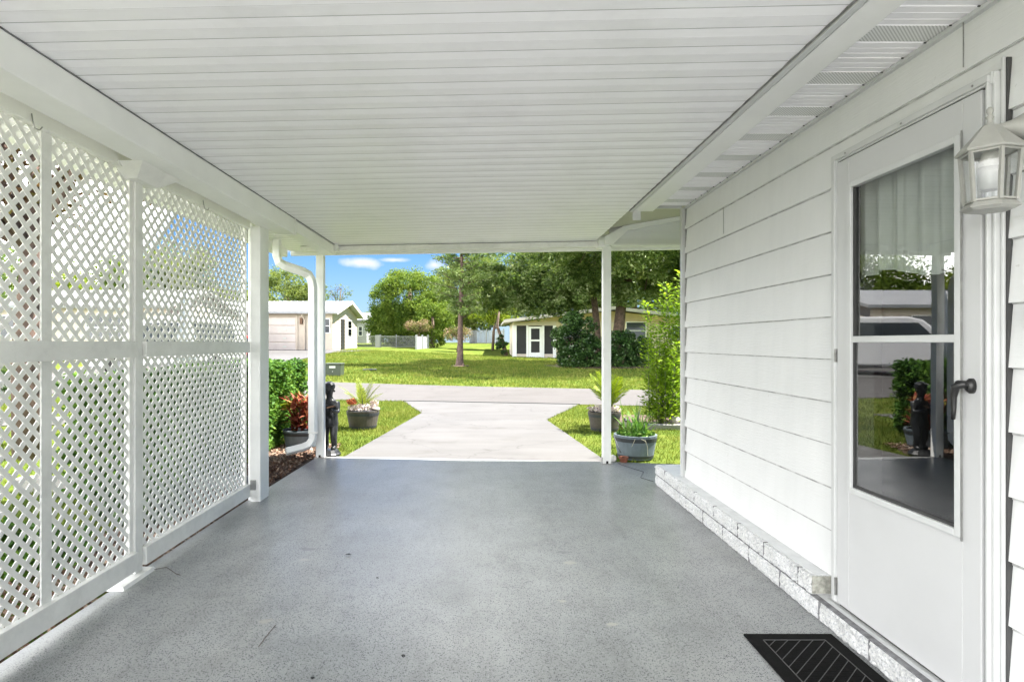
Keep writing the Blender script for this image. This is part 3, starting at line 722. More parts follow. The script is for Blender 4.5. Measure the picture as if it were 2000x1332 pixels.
mb = MB(); mb.lathe([(.026, 1.835), (.026, 1.85), (.0225, 1.852), (.0225, 1.862), (.02, 1.878)], (0, 0, 0), 20); mb.build('socket', 'lamp', lan, smooth=False)
mb = MB(); mb.lathe([(.022, 1.765), (.026, 1.768), (.029, 1.79), (.031, 1.812), (.029, 1.834)], (0, 0, 0), 20); mb.build('bulb', 'bulb', lan, smooth=True)
mb = MB(); mb.tube([(.004, 0, 1.958), (.03, 0, 1.953), (.07, 0, 1.956), (.11, 0, 1.962), (.14, 0, 1.957), (.157, 0, 1.94)], [.006, .012, .022, .040, .062, .080], 14); mb.build('arm', 'lamp', lan, smooth=True)
mb = MB(); mb.lathe([(.058, 0), (.058, .008), (.048, .016)], (0, 0, 0), 20); mb.v = [(.172-v[2], v[0], 1.935+v[1]*1.3) for v in mb.v]; mb.build('wall_plate', 'lamp', lan, smooth=False, bevel=.002)

# door mat
mt = thing('door_mat', 'black rubber door mat with grey diagonal lines below the storm door', 'door mat', (1.352, 2.30, 0))
MB().box(-.197, .197, -.36, .36, .0, .009).build('mat_base', 'rubber', mt, bevel=.003)
mb = MB(); bx, by = .135, .30
def mline(a, b, w=.004): mb.bar((*a, .0095), (*b, .0095), w, .003)
for a, b in (((-bx, -by), (bx, -by)), ((bx, -by), (bx, by)), ((bx, by), (-bx, by)), ((-bx, by), (-bx, -by))): mline(a, b, .0035)
c = -.5
while c < .6:
    pl = clip_poly([(-bx, -bx+c), (bx, bx+c), (bx, bx+c+.0035), (-bx, -bx+c+.0035)], -bx, bx, -by, by)
    if pl: mb.prism([(x, y, .0095) for x, y in pl], (0, 0, .002))
    c += .055
mb.build('diagonal_lines', 'matline', mt)
mb = MB()
for i in range(36):
    for j in range(1):
        y = -.295+i*.0165; mb.box(-.13, .13, y, y+.007, .009, .0098)
mb.build('tread', 'rubber', mt)

# ------------------------------------------------------------------ small floor debris
def bit(px, py, s, label, mat='twig', asp=.6, name='dry_leaf', cat='leaf'):
    d = CZ*F/(py-CY); x = (px-CX)/F*d
    mb = MB(); pts = []
    for k in range(9):
        a = k/9*6.283; r = s*(1+.25*math.sin(k*2.3+px)); pts.append((x+r*math.cos(a), d+r*asp*math.sin(a), .004+.006*abs(math.sin(k*1.7+px))))
    mb.prism(pts, (0, 0, .003))
    tag(mb.build(name, mat), label, cat, 'bits of dry leaf on the carport floor')
bit(680, 1085, .016, 'largest dark scrap of leaf on the floor, left of the centre', 'black')
bit(788, 1284, .007, 'tiny dark leaf crumb on the floor near the bottom edge, left of centre', 'black', .9)
bit(737, 1131, .006, 'tiny dark leaf crumb just below and right of the larger dark scrap', 'black', .5)
bit(610, 1327, .008, 'dark crumb at the bottom edge of the floor, lower left', 'black', .7)
def twig(pts, label, r=.0015):
    mb = MB(); mb.tube([( (px-CX)/F*(CZ*F/(py-CY)), CZ*F/(py-CY), .004+dz) for px, py, dz in pts], r, 5)
    tag(mb.build('twig', 'twig', smooth=True), label, 'twig', 'thin twigs on the carport floor')
twig([(538, 1222, 0), (526, 1238, .004), (505, 1264, 0)], 'thin straight twig on the floor at lower left')
twig([(300, 1113, 0), (325, 1112, .01), (345, 1122, .0), (352, 1124, 0)], 'thin curved twig on the floor beside the plated post')
twig([(262, 1117, .02), (255, 1112, .05), (245, 1122, .025), (236, 1128, .02)], 'curled dry stem lying on the base plate of the slim post')
tw = MB(); tw.tube([(1.58, 5.58, .006), (1.50, 5.75, .005), (1.60, 6.0, .004), (1.45, 6.35, .006), (1.44, 6.6, .0)], .0022, 6)
tag(tw.build('cable', 'black', smooth=True), 'thin dark cable running over the floor to the end of the block ledge', 'cable')

# ------------------------------------------------------------------ plants near the carport
def hedge(x0, x1, y0, y1, h, n, size, name, label):
    t = thing(name, label, 'hedge')
    c = []; 
    for _ in range(n//60):
        # clump centres near the surface of the box
        f = random.random(); x = random.uniform(x0, x1); y = random.uniform(y0, y1); z = random.uniform(.05, h)
        s = random.random()
        if s < .36: z = h-random.random()*.1
        elif s < .72: x = x1-random.random()*.12
        elif s < .86: y = (y1-random.random()*.12)
        else: y = y0+random.random()*.12
        z += .06*mn.noise(Vector((x*2, y*2, 0))); x += .08*mn.noise(Vector((z*3, y*2.5, 4)))
        c.append(shell((x, y, z), (.11, .11, .09), 60, .2))
    quads('foliage', leaves(np.concatenate(c), size, .55, .5), 'hedge', t)
    st = MB()
    for _ in range(16):
        x = random.uniform(x0+.2, x1-.15); y = random.uniform(y0+.2, y1-.2)
        st.tube([(x, y, -.04), (x+random.uniform(-.1, .1), y+random.uniform(-.1, .1), h*.45), (x+random.uniform(-.25, .25), y+random.uniform(-.25, .25), h*.9)], [.018, .013, .006], 5)
    st.build('stem', 'bark', t); return t
hedge(-3.5, -2.62, 4.9, 8.5, 1.0, 90000, .055, 'hedge', 'clipped green hedge behind the farther lattice screen and broad post')
# low ground cover shrubs left of the nearer screen
def lowplant(x, y, r, h, n, mat, label, cat='shrub', name='low_shrub', size=.05, group=None):
    t = thing(name, label, cat, (x, y, H(x, y)), group=group)
    quads('foliage', leaves(crown((0, 0, h*.5), (r, r, h*.5), 26, n//26, .35, .3), size, .5, .4), mat, t)
    s = MB()
    for k in range(5):
        a = k*1.26; s.tube([(0, 0, 0), (r*.4*math.cos(a), r*.4*math.sin(a), h*.6)], [.012, .004], 5)
    s.build('stem', 'stem', t); return t
lowplant(-2.7, 3.5, .28, .26, 3600, 'hedge', 'low leafy shrub at the foot of the nearer lattice screen, close to the plated post')
lowplant(-2.55, 4.35, .3, .3, 3600, 'bush', 'dark low shrub at the foot of the farther lattice screen')
mb = MB(); mb.box(-4.2, -2.15, 5.28, 5.42, -.03, .10); # pale edging strip
tag(mb.build('edging_block', 'kerb', bevel=.01), 'pale edging kerb lying across the bed behind the farther lattice screen', 'kerb')

def barrel(name, label, loc, r, h, wood, hoop='hoop', taper=.8, group=None, cat='planter'):
    t = thing(name, label, cat, loc, group=group)
    n = 28; mb = MB(); prof = [(r*taper, 0), (r*(taper+(1-taper)*.35), h*.33), (r*(taper+(1-taper)*.7), h*.68), (r, h), (r*.9, h), (r*.88, h*.88)]
    mb.lathe(prof, (0, 0, 0), n)
    # stave joints: pull alternate columns in a little
    for i, v in enumerate(mb.v):
        j = i % n
        if j % 4 == 0: mb.v[i] = (v[0]*.985, v[1]*.985, v[2])
    b = mb.build('barrel', wood, t)
    for za, zb in ((.05, .17), (.74, .90)):
        hb = MB(); ra = r*(taper+(1-taper)*za)+.004; rb = r*(taper+(1-taper)*zb)+.004
        hb.lathe([(ra-.01, h*za), (ra, h*za), (rb, h*zb), (rb-.01, h*zb)], (0, 0, 0), 32); hb.build('hoop', hoop, b, smooth=False)
    s = MB(); s.lathe([(r*.88, h*.80), (r*.86, h*.86), (r*.3, h*.9)], (0, 0, 0), 20); s.build('soil', 'soil', t)
    return t
def fronds(t, base, n, L, mat, name='frond', droop=.6, leafl=.16, upb=.8, spread=1.0, w=.012):
    st = MB(); V = []
    for k in range(n):
        a = k*2.4+random.uniform(-.3, .3); sp = spread*(.25+.75*random.random()); l = L*random.uniform(.75, 1.1)
        pts = []
        for i in range(9):
            u = i/8; r = sp*l*(u**1.3)*.75; z = l*upb*(u-.55*droop*u*u*sp)
            pts.append(Vector((base[0]+r*math.cos(a), base[1]+r*math.sin(a), base[2]+z)))
        st.tube(pts, [.006-.0005*i for i in range(9)], 5)
        for i in range(26):
            u = .25+.74*i/26; k0 = min(7, int(u*8)); p = pts[k0].lerp(pts[k0+1], u*8-k0); tn = (pts[k0+1]-pts[k0]).normalized()
            sd = tn.cross(Vector((0, 0, 1))).normalized()
            for s_ in (-1, 1):
                ll = leafl*math.sin(math.pi*(.12+.8*u))*random.uniform(.85, 1.1)
                dd = (sd*s_*.8+tn*.8+Vector((0, 0, random.uniform(-.2, .15)))).normalized()
                ww = dd.cross(sd.cross(tn)).normalized()*w*.5
                V.append([p, p+dd*ll*.4+ww, p+dd*ll, p+dd*ll*.4-ww])
    st.build('stalk', 'stem', t); quads(name, np.array([[tuple(q) for q in v] for v in V]), mat, t)
def flowers(t, c, r, n, mat, name='flowers', size=.03, h=.06):
    C = shell(c, (r, r, h), n, .2); C[:, 2] = np.maximum(C[:, 2], c[2]-.02)
    quads(name, leaves(C, size, .8, .5), mat, t)
# left barrel with palm
lb = P(709, 832, 9.25)
t = barrel('barrel_planter', 'round grey wooden barrel planter with a thin palm, on the grass left of the driveway', (lb[0], lb[1], -.015), .255, .27, 'barrelwood', group='half barrel planters')
fronds(t, (0, 0, .25), 11, .66, 'palm', leafl=.12, spread=1.0, upb=.82, droop=.75, w=.009)
flowers(t, (0, 0, .31), .25, 900, 'flower'); flowers(t, (-.17, -.05, .40), .08, 200, 'orangeflower', 'orange_flowers', .04); flowers(t, (.18, -.03, .38), .07, 120, 'flower', 'drooping_flowers', .04)
s = MB(); s.ball((.23, -.05, .30), .045, 8, .5); s.build('shell', 'shell', t, smooth=True)
# right barrel with palm (behind the post)
rb = P(1183, 838, 9.0)
t = barrel('barrel_planter', 'brown barrel planter with bright yellow palm, behind the right front post', (rb[0]-.02, rb[1], -.015), .25, .28, 'barrelwood', group='half barrel planters')
fronds(t, (.08, 0, .26), 14, .70, 'yellowleaf', leafl=.17, spread=.95, upb=.95, droop=.6, w=.02)
flowers(t, (0, 0, .32), .27, 1000, 'flower')
# blue-grey half barrel, right
bb = P(1241, 893, 6.86)
t = barrel('barrel_planter', 'blue grey half barrel with long strap leaves, right of the right front post', (bb[0], bb[1], -.015), .245, .27, 'bluewood', group='half barrel planters')
V = []
def strap(base, a, L, up, w, bend, V, n=7):
    pts = []
    for i in range(n):
        u = i/(n-1); r = L*u*(1-up)+L*bend*u*u*.4; z = L*up*u-L*bend*u*u*.55
        pts.append(Vector((base[0]+r*math.cos(a), base[1]+r*math.sin(a), base[2]+z)))
    sd = Vector((-math.sin(a), math.cos(a), 0))
    for i in range(n-1):
        wa = w*(1-(i/(n-1))**1.5)*.5; wb = w*(1-((i+1)/(n-1))**1.5)*.5
        V.append([pts[i]-sd*wa, pts[i]+sd*wa, pts[i+1]+sd*wb, pts[i+1]-sd*wb])
for k in range(70):
    strap((random.uniform(-.12, .12), random.uniform(-.12, .12), .24), random.uniform(0, 6.28), random.uniform(.3, .62), random.uniform(.6, .95), random.uniform(.016, .03), random.uniform(.1, .7), V)
quads('leaves', np.array([[tuple(q) for q in v] for v in V]), 'strap', t)
flowers(t, (0, 0, .27), .22, 700, 'strap', 'low_leaves', .05, .05)
V = []
for k, a in enumerate((.5, .35, .75, 3.0, 2.4)): strap((.0, 0, .26), a, .52-.03*k, .88-.04*k, .02, .12, V)
quads('dark_stalks', np.array([[tuple(q) for q in v] for v in V]), 'bush', t)
tw_ = MB(); tw_.tube([(-.06, -.232, .25), (-.085, -.24, .20), (-.10, -.236, .165)], .0025, 5); tw_.tube([(.0, -.25, .25), (.05, -.25, .23), (.075, -.238, .16), (.08, -.228, .06)], .0025, 5); tw_.build('twine', 'rope', t)
# small garden lantern in front of the second barrel
gl_ = P(1222, 858, 7.6); t = thing('garden_lantern', 'small dark stake lantern standing between the two right hand barrels', 'garden light', (gl_[0], gl_[1], -.03))
MB().tube([(0, 0, 0), (0, 0, .26)], .009, 8).build('stake', 'black', t)
MB().lathe([(.03, .26), (.038, .27), (.042, .33), (.036, .335)], (0, 0, 0), 10).build('lamp_body', 'bulb', t)
MB().lathe([(.055, .335), (.05, .35), (.02, .375), (.006, .39)], (0, 0, 0), 10).build('cap', 'black', t)
# terracotta pot and white shell at the post foot
q = P(1217, 900, 6.50); t = thing('small_pot', 'small terracotta pot lying by the foot of the right front post', 'pot', (q[0]+.01, q[1]+.02, -.012))
MB().lathe([(.035, 0), (.048, .05), (.053, .052), (.054, .07), (.047, .07), (.04, .03)], (0, 0, 0), 18).build('pot', 'terra', t)
MB().lathe([(.046, .055), (.03, .06)], (0, 0, 0), 12).build('soil', 'soil', t)
q = P(1199, 898, 6.5); sh = MB(); sh.lathe([(.012, 0), (.036, .02), (.043, .045), (.034, .07), (.012, .084)], (q[0], q[1]+.05, -.012), 14); o = sh.build('ball_ornament', 'shell', smooth=True)
tag(o, 'small white ball ornament between the right post and the terracotta pot', 'ornament')
# little stick leaning at the pot
mb = MB(); mb.tube([P(1198, 850, 6.7), P(1207, 873, 6.62), P(1213, 884, 6.58)], .006, 6); tag(mb.build('stick', 'hoop', smooth=True), 'dark stick leaning against the blue grey half barrel', 'stick')
# croton in blue-grey tub, left
cb = P(592, 872, 7.5); t = barrel('tub_planter', 'blue grey tub with a red and yellow croton beside the downspout', (cb[0]+.0, cb[1], -.02), .25, .24, 'bluewood')
V = []
for k in range(230):
    zz = .22+random.random()**1.1*.42
    strap((random.uniform(-.13, .13), random.uniform(-.12, .12), zz), random.uniform(0, 6.28), random.uniform(.18, .32), random.uniform(.2, .75), random.uniform(.035, .06), random.uniform(.0, .5), V, 5)
quads('leaves', np.array([[tuple(q) for q in v] for v in V]), 'croton', t)
st = MB()
for k in range(6): st.tube([(0, 0, .2), (.08*math.cos(k), .08*math.sin(k), .62)], [.012, .006], 5)
st.build('stem', 'bark', t)
flowers(t, (-.19, -.05, .52), .06, 120, 'yellowleaf', 'yellow_leaves', .06)

# statue (standing child figure holding a small board)
def skin_mesh(joints, edges, name, mat, parent, sub=2, loc=(0, 0, 0)):
    me = bpy.data.meshes.new(name); me.from_pydata([j[0] for j in joints], edges, [])
    o = link(name, me, mat, parent)
    sk = o.modifiers.new('skin', 'SKIN'); sk.use_smooth_shade = True
    for i, j in enumerate(joints):
        r = j[1]; me.skin_vertices[0].data[i].radius = (r, r) if not isinstance(r, tuple) else r
    me.skin_vertices[0].data[0].use_root = True
    ss = o.modifiers.new('sub', 'SUBSURF'); ss.levels = sub; ss.render_levels = sub
    dg = bpy.context.evaluated_depsgraph_get(); dg.update()
    m2 = bpy.data.meshes.new_from_object(o.evaluated_get(dg)); o.modifiers.clear(); o.data = m2
    if not m2.materials: m2.materials.append(M[mat])
    return o
sx = P(643, 890, 6.82)
st = thing('garden_statue', 'dark bronze statue of a standing child behind the left front post', 'statue', (sx[0]-.03, 6.98, -.01), R(-15))
J = [((0, 0, .40), .075), ((0, 0, .50), .068), ((0, -.01, .60), .078), ((0, -.01, .655), .04), ((0, -.02, .70), .034), ((0, -.03, .76), .062), ((0, -.025, .815), .058), ((0, -.02, .85), .03),
     ((-.05, 0, .36), .055), ((-.055, -.02, .22), .042), ((-.055, .01, .10), .034), ((-.055, -.06, .075), .028),
     ((.05, 0, .36), .055), ((.06, -.03, .22), .042), ((.055, 0, .10), .034), ((.065, -.07, .075), .028),
     ((-.085, -.01, .61), .034), ((-.12, -.02, .50), .028), ((-.09, -.10, .47), .022), ((-.06, -.14, .475), .02),
     ((.085, -.01, .61), .034), ((.12, -.03, .51), .028), ((.115, -.12, .53), .022), ((.11, -.16, .55), .02)]
E = [(0, 1), (1, 2), (2, 3), (3, 4), (4, 5), (5, 6), (6, 7), (0, 8), (8, 9), (9, 10), (10, 11), (0, 12), (12, 13), (13, 14), (14, 15), (2, 16), (16, 17), (17, 18), (18, 19), (2, 20), (20, 21), (21, 22), (22, 23)]
skin_mesh(J, E, 'figure', 'bronze', st)
mb = MB(); C_ = []
mb.lathe([(.13, 0), (.135, .02), (.12, .035), (.105, .06), (.09, .07)], (0, -.02, 0), 14); mb.build('base', 'bronze', st)
mb = MB(); mb.lathe([(.075, .33), (.095, .36), (.085, .42), (.078, .47)], (0, 0, 0), 14)
for i, v in enumerate(mb.v): mb.v[i] = (v[0]*(1+.05*math.sin(i*2.7)), v[1]*(1+.05*math.cos(i*1.9)), v[2]+.008*math.sin(i*1.3))
mb.build('shorts', 'bronze', st, smooth=True)
mb = MB(); mb.ball((0, -.015, .805), .068, 10, .9); mb.lathe([(.07, .822), (.066, .832), (.05, .845)], (0, -.03, 0), 16)
for i, v in enumerate(mb.v): mb.v[i] = tuple(c+.006*mn.noise(Vector(v)*40) for c in v)
mb.ball((0, -.088, .745), .012, 6); mb.ball((-.024, -.083, .765), .008, 6); mb.ball((.024, -.083, .765), .008, 6); mb.ball((-.064, -.02, .755), .014, 6); mb.ball((.064, -.02, .755), .014, 6); mb.build('head', 'bronze', st, smooth=True)
mb = MB(); mb.box(-.035, .035, -.12, -.105, .53, .60); mb.build('collar', 'bronze', st, bevel=.004)
mb = MB(); mb.bar((.06, -.17, .575), (.17, -.20, .60), .03, .018); mb.build('tray', 'wood', st, bevel=.004)

# tall upright shrubs on the right
def upright(px, d, top, n, label, w, base=828):
    x = (px-CX)/F*d; ht = CZ-(top-CY)/F*d
    t = thing('tall_shrub', label, 'shrub', (x, d, -.03), group='upright light green shrubs')
    sm_ = MB(); V = []; C = []
    for k in range(n):
        a = random.uniform(0, 6.28); bx, by = .10*math.cos(a), .10*math.sin(a); h = ht*random.choice([1, .92, .8, .66, .5, .42])
        lean = random.uniform(.02, w*.8); pts = [Vector((bx+lean*u*u*math.cos(a), by+lean*u*u*math.sin(a), h*u)) for u in np.linspace(0, 1, 9)]
        sm_.tube(pts, [.011-.0011*i for i in range(9)], 5)
        m = int(h*135)
        for i in range(m):
            u = .05+.95*i/m; kk = min(7, int(u*8)); p = pts[kk].lerp(pts[kk+1], u*8-kk)
            aa = random.uniform(0, 6.28); rr = random.uniform(.02, w*(1.0-.72*u)); dr_ = Vector((math.cos(aa), math.sin(aa), random.uniform(.1, .7))).normalized()
            q = p+dr_*rr; l = random.uniform(.06, .095); sd = dr_.cross(Vector((random.uniform(-.5, .5), random.uniform(-.5, .5), 1))).normalized()*l*.24
            V.append([q, q+dr_*l*.5+sd, q+dr_*l, q+dr_*l*.5-sd])
    sm_.build('stem', 'stem', t); quads('foliage', np.array([[tuple(q) for q in v] for v in V]), 'shrub', t)
upright(1327, 9.7, 528, 15, 'tallest light green upright shrub, right against the house corner', .26)
upright(1280, 9.55, 588, 10, 'slender light green upright shrub left of the tallest one', .20)
upright(1300, 9.4, 668, 11, 'shortest light green upright shrub in front of the two taller ones', .22)
mb = MB(); mb.box(2.18, 4.6, 9.10, 9.24, -.04, .05); tag(mb.build('edging_strip', 'kerb', bevel=.008), 'pale edging strip in front of the upright shrubs', 'kerb')
q = P(1318, 832, 9.35); mb = MB(); mb.ball((0, 0, .06), .085, 8, .8)
for i, v in enumerate(mb.v): mb.v[i] = (q[0]+v[0]*(1+.3*mn.noise(Vector(v)*14)), q[1]+v[1], v[2]*(1+.4*mn.noise(Vector(v)*11))+.02)
tag(mb.build('stone', 'stone'), 'grey pink stone in the bed under the upright shrubs', 'stone')

# ------------------------------------------------------------------ grass blades, chips
def inpoly(x, y, poly):
    c = np.zeros(len(x), bool); n = len(poly); j = n-1
    for i in range(n):
        xi, yi = poly[i]; xj, yj = poly[j]
        m = ((yi > y) != (yj > y)) & (x < (xj-xi)*(y-yi)/(yj-yi+1e-12)+xi); c ^= m; j = i
    return c
slabp = [(-2.62, -2), (1.9, -2), (1.9, 5), (2.3, 5), (2.3, 6.38), (1.36, 6.52), (-1.66, 6.85), (-1.95, 7.6), (-2.62, 7.9)]
bedp = [(2.2, 9.2), (5.5, 9), (5.5, 10.6), (2.3, 10.9)]
pathp = [(-16, 8.3), (-16, 9.7), (-3.9, 11.0), (-3.9, 10.0)]
def Hn(x, y):
    s = np.clip((x+9)/14, 0, 1); sl = .85-.505*(s*s*(3-2*s)); t = np.clip((y-18)/20, 0, 1); u = np.clip((y-38)/24, 0, 1)
    return sl*t+(1.28-sl)*(u*u*(3-2*u))-.03
def blades(region, n, hgt, w, name, label=None):
    (x0, x1), (y0, y1) = region; x = rng.uniform(x0, x1, n); y = rng.uniform(y0, y1, n)
    xj, yj = x+rng.normal(size=n)*.012, y+rng.normal(size=n)*.012
    keep = ~inpoly(xj, yj, drv) & ~inpoly(x, y, slabp) & ~inpoly(x, y, bedp) & ~inpoly(x, y, pathp)
    keep &= ~((y > 13.12-.19*x-.03) & (y < 17.9-.27*x+.03))
    keep &= ~((x < -9.0) & (y > 20))
    # uneven density
    dn = np.sin(x*1.7+np.sin(y*1.3)*1.5)*np.sin(y*2.1+np.cos(x*.9))
    keep &= rng.random(n) < .72+.28*dn
    x, y = x[keep], y[keep]; n = len(x); z = Hn(x, y)
    a = rng.uniform(0, 6.283, n); h = hgt*(.5+rng.random(n)); ln = h*rng.uniform(.2, 1.1, n); b = rng.uniform(0, 6.283, n)
    ww = w*(.6+.8*rng.random(n))
    p0 = np.stack([x-np.cos(a)*ww/2, y-np.sin(a)*ww/2, z-.005], 1); p1 = np.stack([x+np.cos(a)*ww/2, y+np.sin(a)*ww/2, z-.005], 1)
    p2 = np.stack([x+np.cos(b)*ln, y+np.sin(b)*ln, z+h], 1)
    o = quads(name, np.stack([p0, p1, p2], 1), 'grass', k=3); return tag(o, kind='stuff', label=label, cat='grass')
blades(((-3.4, -.9), (6.9, 13.8)), 34000, .045, .011, 'grass', 'short yellow green grass left of the driveway')
blades(((1.0, 6.5), (6.4, 13.0)), 42000, .045, .011, 'grass', 'short yellow green grass right of the driveway')
blades(((-13, -2.6), (0.5, 16)), 60000, .05, .02, 'grass', 'short grass beyond the lattice screens')
blades(((-13, 14), (16, 38)), 170000, .07, .035, 'grass', 'short grass of the lawn across the road')
# bark chips in the bed
n = 9000; x = rng.uniform(-2.6, -1.75, n); y = rng.uniform(3.5, 7.7, n); k = (y < 6.6) | (x < -1.85)
k &= ~((x > -1.99) & (y < 6.72))
C = np.stack([x[k], y[k], -.012+.03*rng.random(k.sum())], 1)
o = quads('bark_chips', leaves(C, .038, .6, 2.0), 'chip'); tag(o, 'brown and white bark chips in the bed left of the floor', 'mulch', kind='stuff')
n = 5000; C = np.stack([rng.uniform(-2.6, -2.0, n), rng.uniform(.6, 3.5, n), -.02+.02*rng.random(n)], 1)
o = quads('leaf_litter', leaves(C, .035, .6, 2.0), 'chip'); tag(o, 'dry leaf litter along the foot of the nearer lattice screen', 'leaf litter', kind='stuff')

# ------------------------------------------------------------------ trees
def tree(name, label, x, y, trunk, crowns, leafm, size, bark='bark', group=None, limbs=0, asp=.5, cat='tree'):
    """trunk: [(dx,dy,z,r)...]; crowns: [(dx,dy,z,rx,ry,rz,nl,per,lobe,inner)]"""
    t = thing(name, label, cat, (x, y, H(x, y)), group=group)
    mb = MB()
    if trunk and isinstance(trunk[0], tuple): trunk = [trunk]
    for tr in trunk: mb.tube([(a, b, c) for a, b, c, r in tr], [r for *_, r in tr], 9)
    for k in range(limbs):
        tr = random.choice(trunk); i = random.randrange(max(1, len(tr)//2), len(tr)); a = tr[i]; c = random.choice(crowns)
        q = shell(c[:3], (c[3]*.8, c[4]*.8, c[5]*.8), 1, .7)[0]
        p0 = Vector(a[:3]); p1 = Vector(q); m = p0.lerp(p1, .5)+Vector((random.uniform(-.2, .2), random.uniform(-.2, .2), random.uniform(0, .5)))
        mb.tube([p0, p0.lerp(m, .5), m, p1], [a[3]*.5, a[3]*.38, a[3]*.25, .02], 6)
    mb.build('trunk', bark, t, smooth=True)
    C = np.concatenate([crown(c[:3], c[3:6], c[6], c[7], c[8], c[9]) for c in crowns])
    quads('crown', leaves(C, size, asp, .4), leafm, t)
    return t
# big rounded tree (photo 718..880, top 522)
x_, y_ = (800-CX)/F*52, 52
tree('round_tree', 'large rounded dense green tree beyond the chain link fence, left of the slim tree', x_, y_, [(0, 0, 0, .35), (0, 0, 2.5, .3), (0, 0, 5, .15)],
     [(0, 0, 3.5, 3.2, 3.0, 3.0, 260, 190, .20, .80), (-.6, -.4, 1.6, 3.1, 2.5, 1.9, 150, 160, .20, .78), (2.0, -.9, 2.6, 1.9, 1.6, 1.7, 80, 150, .26, .7)], 'cypress', .16)
tree('round_tree', 'smaller bushy green tree growing against the right side of the large rounded tree', (845-CX)/F*48, 48, [(0, 0, 0, .2), (0, 0, 2.5, .1)],
     [(0, 0, 1.9, 1.6, 1.5, 1.9, 60, 130, .3, .6)], 'cypress', .17)
# slim tree on the lawn
x_, y_ = (898-CX)/F*27, 27
t = thing('slim_tree', 'slim pink barked tree with sparse crown standing alone on the lawn', 'tree', (x_, y_, H(x_, y_)))
mb = MB(); mb.tube([(0, 0, -.1), (0, 0, .15), (.02, 0, .6), (.03, 0, 2.2), (.08, 0, 4.2), (.12, 0, 6.2), (.15, 0, 8)], [.28, .19, .14, .11, .07, .045, .02], 10)
C = []
for k in range(72):
    z = 2.2+k*.078; a = k*2.4+random.uniform(-.4, .4); L = (1.55 if z < 5 else 1.2)*random.uniform(.6, 1.0)*(1.0 if z > 2.9 else .6)
    p0 = Vector((.05, 0, z)); p1 = p0+Vector((L*math.cos(a), L*math.sin(a)*.9, .35*random.uniform(.2, 1.3))); pm = p0.lerp(p1, .5)+Vector((0, 0, -.05))
    mb.tube([p0, pm, p1], [.03, .02, .008], 5)
    for _ in range(8):
        C.append(shell(tuple(p0.lerp(p1, random.uniform(.25, 1.1))+Vector((random.uniform(-.1, .1), random.uniform(-.15, .15), random.uniform(-.1, .15)))), (.22, .22, .14), 44, .2))
mb.build('trunk', 'pinebark', t, smooth=True); quads('crown', leaves(np.concatenate(C), .10, .4, .4), 'oak', t)
rg = MB(); rg.lathe([(.45, 0.02), (.4, .05), (.2, .06)], (0, 0, 0), 16); rg.build('root_ring', 'mulch', t)
# great oak by the right house
x_, y_ = (1190-CX)/F*31, 31
def oakt():
    hz = H(x_, y_)
    def q(px, py, d=31): a = P(px, py, d); return (a[0]-x_, a[1]-y_, a[2]-hz)
    tr = [[(*q(1166, 725), 0.277), (*q(1166, 690), 0.218), (*q(1166, 640), 0.185), (*q(1160, 580), 0.165), (*q(1150, 520), 0.145), (*q(1135, 440), 0.119), (*q(1110, 340), 0.066)],
          [(*q(1200, 725), 0.409), (*q(1203, 690), 0.330), (*q(1209, 640), 0.290), (*q(1214, 590), 0.264), (*q(1228, 540), 0.238), (*q(1240, 490), 0.218), (*q(1262, 420), 0.185), (*q(1290, 330), 0.132), (*q(1310, 230), 0.066)],
          [(*q(1214, 590), 0.165), (*q(1205, 550), 0.145), (*q(1190, 500), 0.132), (*q(1180, 430), 0.099)],
          [(*q(1232, 530), 0.145), (*q(1262, 500), 0.132), (*q(1310, 470), 0.106), (*q(1380, 440), 0.066)]]
    crs = [(-2.4, -4.5, 6.6, 4.8, 5.0, 2.6, 170, 330, .15, .35), (2.5, -4, 7.0, 5.0, 6.5, 3.0, 170, 330, .15, .4), (6.5, -4, 6.2, 4.6, 5.5, 2.9, 150, 330, .15, .4),
           (-5.6, -1.0, 3.9, 2.3, 2.6, 1.2, 100, 260, .20, .2), (-2.6, -2.0, 4.0, 1.9, 2.0, 1.3, 90, 260, .2, .2), (-1.8, 1.8, 4.4, 2.4, 1.4, 1.6, 70, 260, .2, .2), (3.4, -.5, 4.6, 2.3, 2.6, 1.6, 90, 240, .2, .2), (5.0, -1.5, 3.6, 2.2, 2.2, 1.2, 80, 240, .2, .2), (.6, -1.5, 4.1, 1.8, 1.6, 1.2, 40, 200, .22, .2), (-3.6, -1.5, 3.1, 2.2, 1.6, .8, 34, 170, .2, .2)]
    return tree('oak_tree', 'spreading oak with two thick trunks in front of the tan house', x_, y_, tr, crs, 'oak', .15, limbs=26)
oakt()
# dark shrubs under the oak
def bushy(px, base, d, r, h, n, label, mat='bush', size=.12, group='dark round shrubs under the oak'):
    x = (px-CX)/F*d; t = thing('round_shrub', label, 'shrub', (x, d, H(x, d)), group=group)
    quads('foliage', leaves(crown((0, 0, h*.48), (r, r*.9, h*.52), 90, n//90, .26, .7), size, .5, .4), mat, t)
    s = MB()
    for k in range(6): a = k*1.05; s.tube([(0, 0, -.05), (r*.5*math.cos(a), r*.5*math.sin(a), h*.6)], [.04, .015], 5)
    s.build('stem', 'bark', t)
bushy(1124, 727, 27.5, 1.0, 2.55, 15000, 'tallest dark glossy shrub, left of the oak trunks')
bushy(1150, 727, 27.2, .75, 1.55, 8000, 'low dark shrub in front of the left oak trunk')
bushy(1212, 727, 27.4, .85, 1.75, 10000, 'dark shrub right of the right front post, under the leaning trunk')
bushy(1245, 727, 27.8, .75, 1.55, 8000, 'dark shrub under the window of the tan house, rightmost of the four')
bed = MB(); bed.lathe([(3.0, -.02), (2.8, .03), (.3, .05)], ((1183-CX)/F*28, 29.4, H(6, 29.4)), 30); tag(bed.build('mulch_ring', 'mulch'), kind='structure')
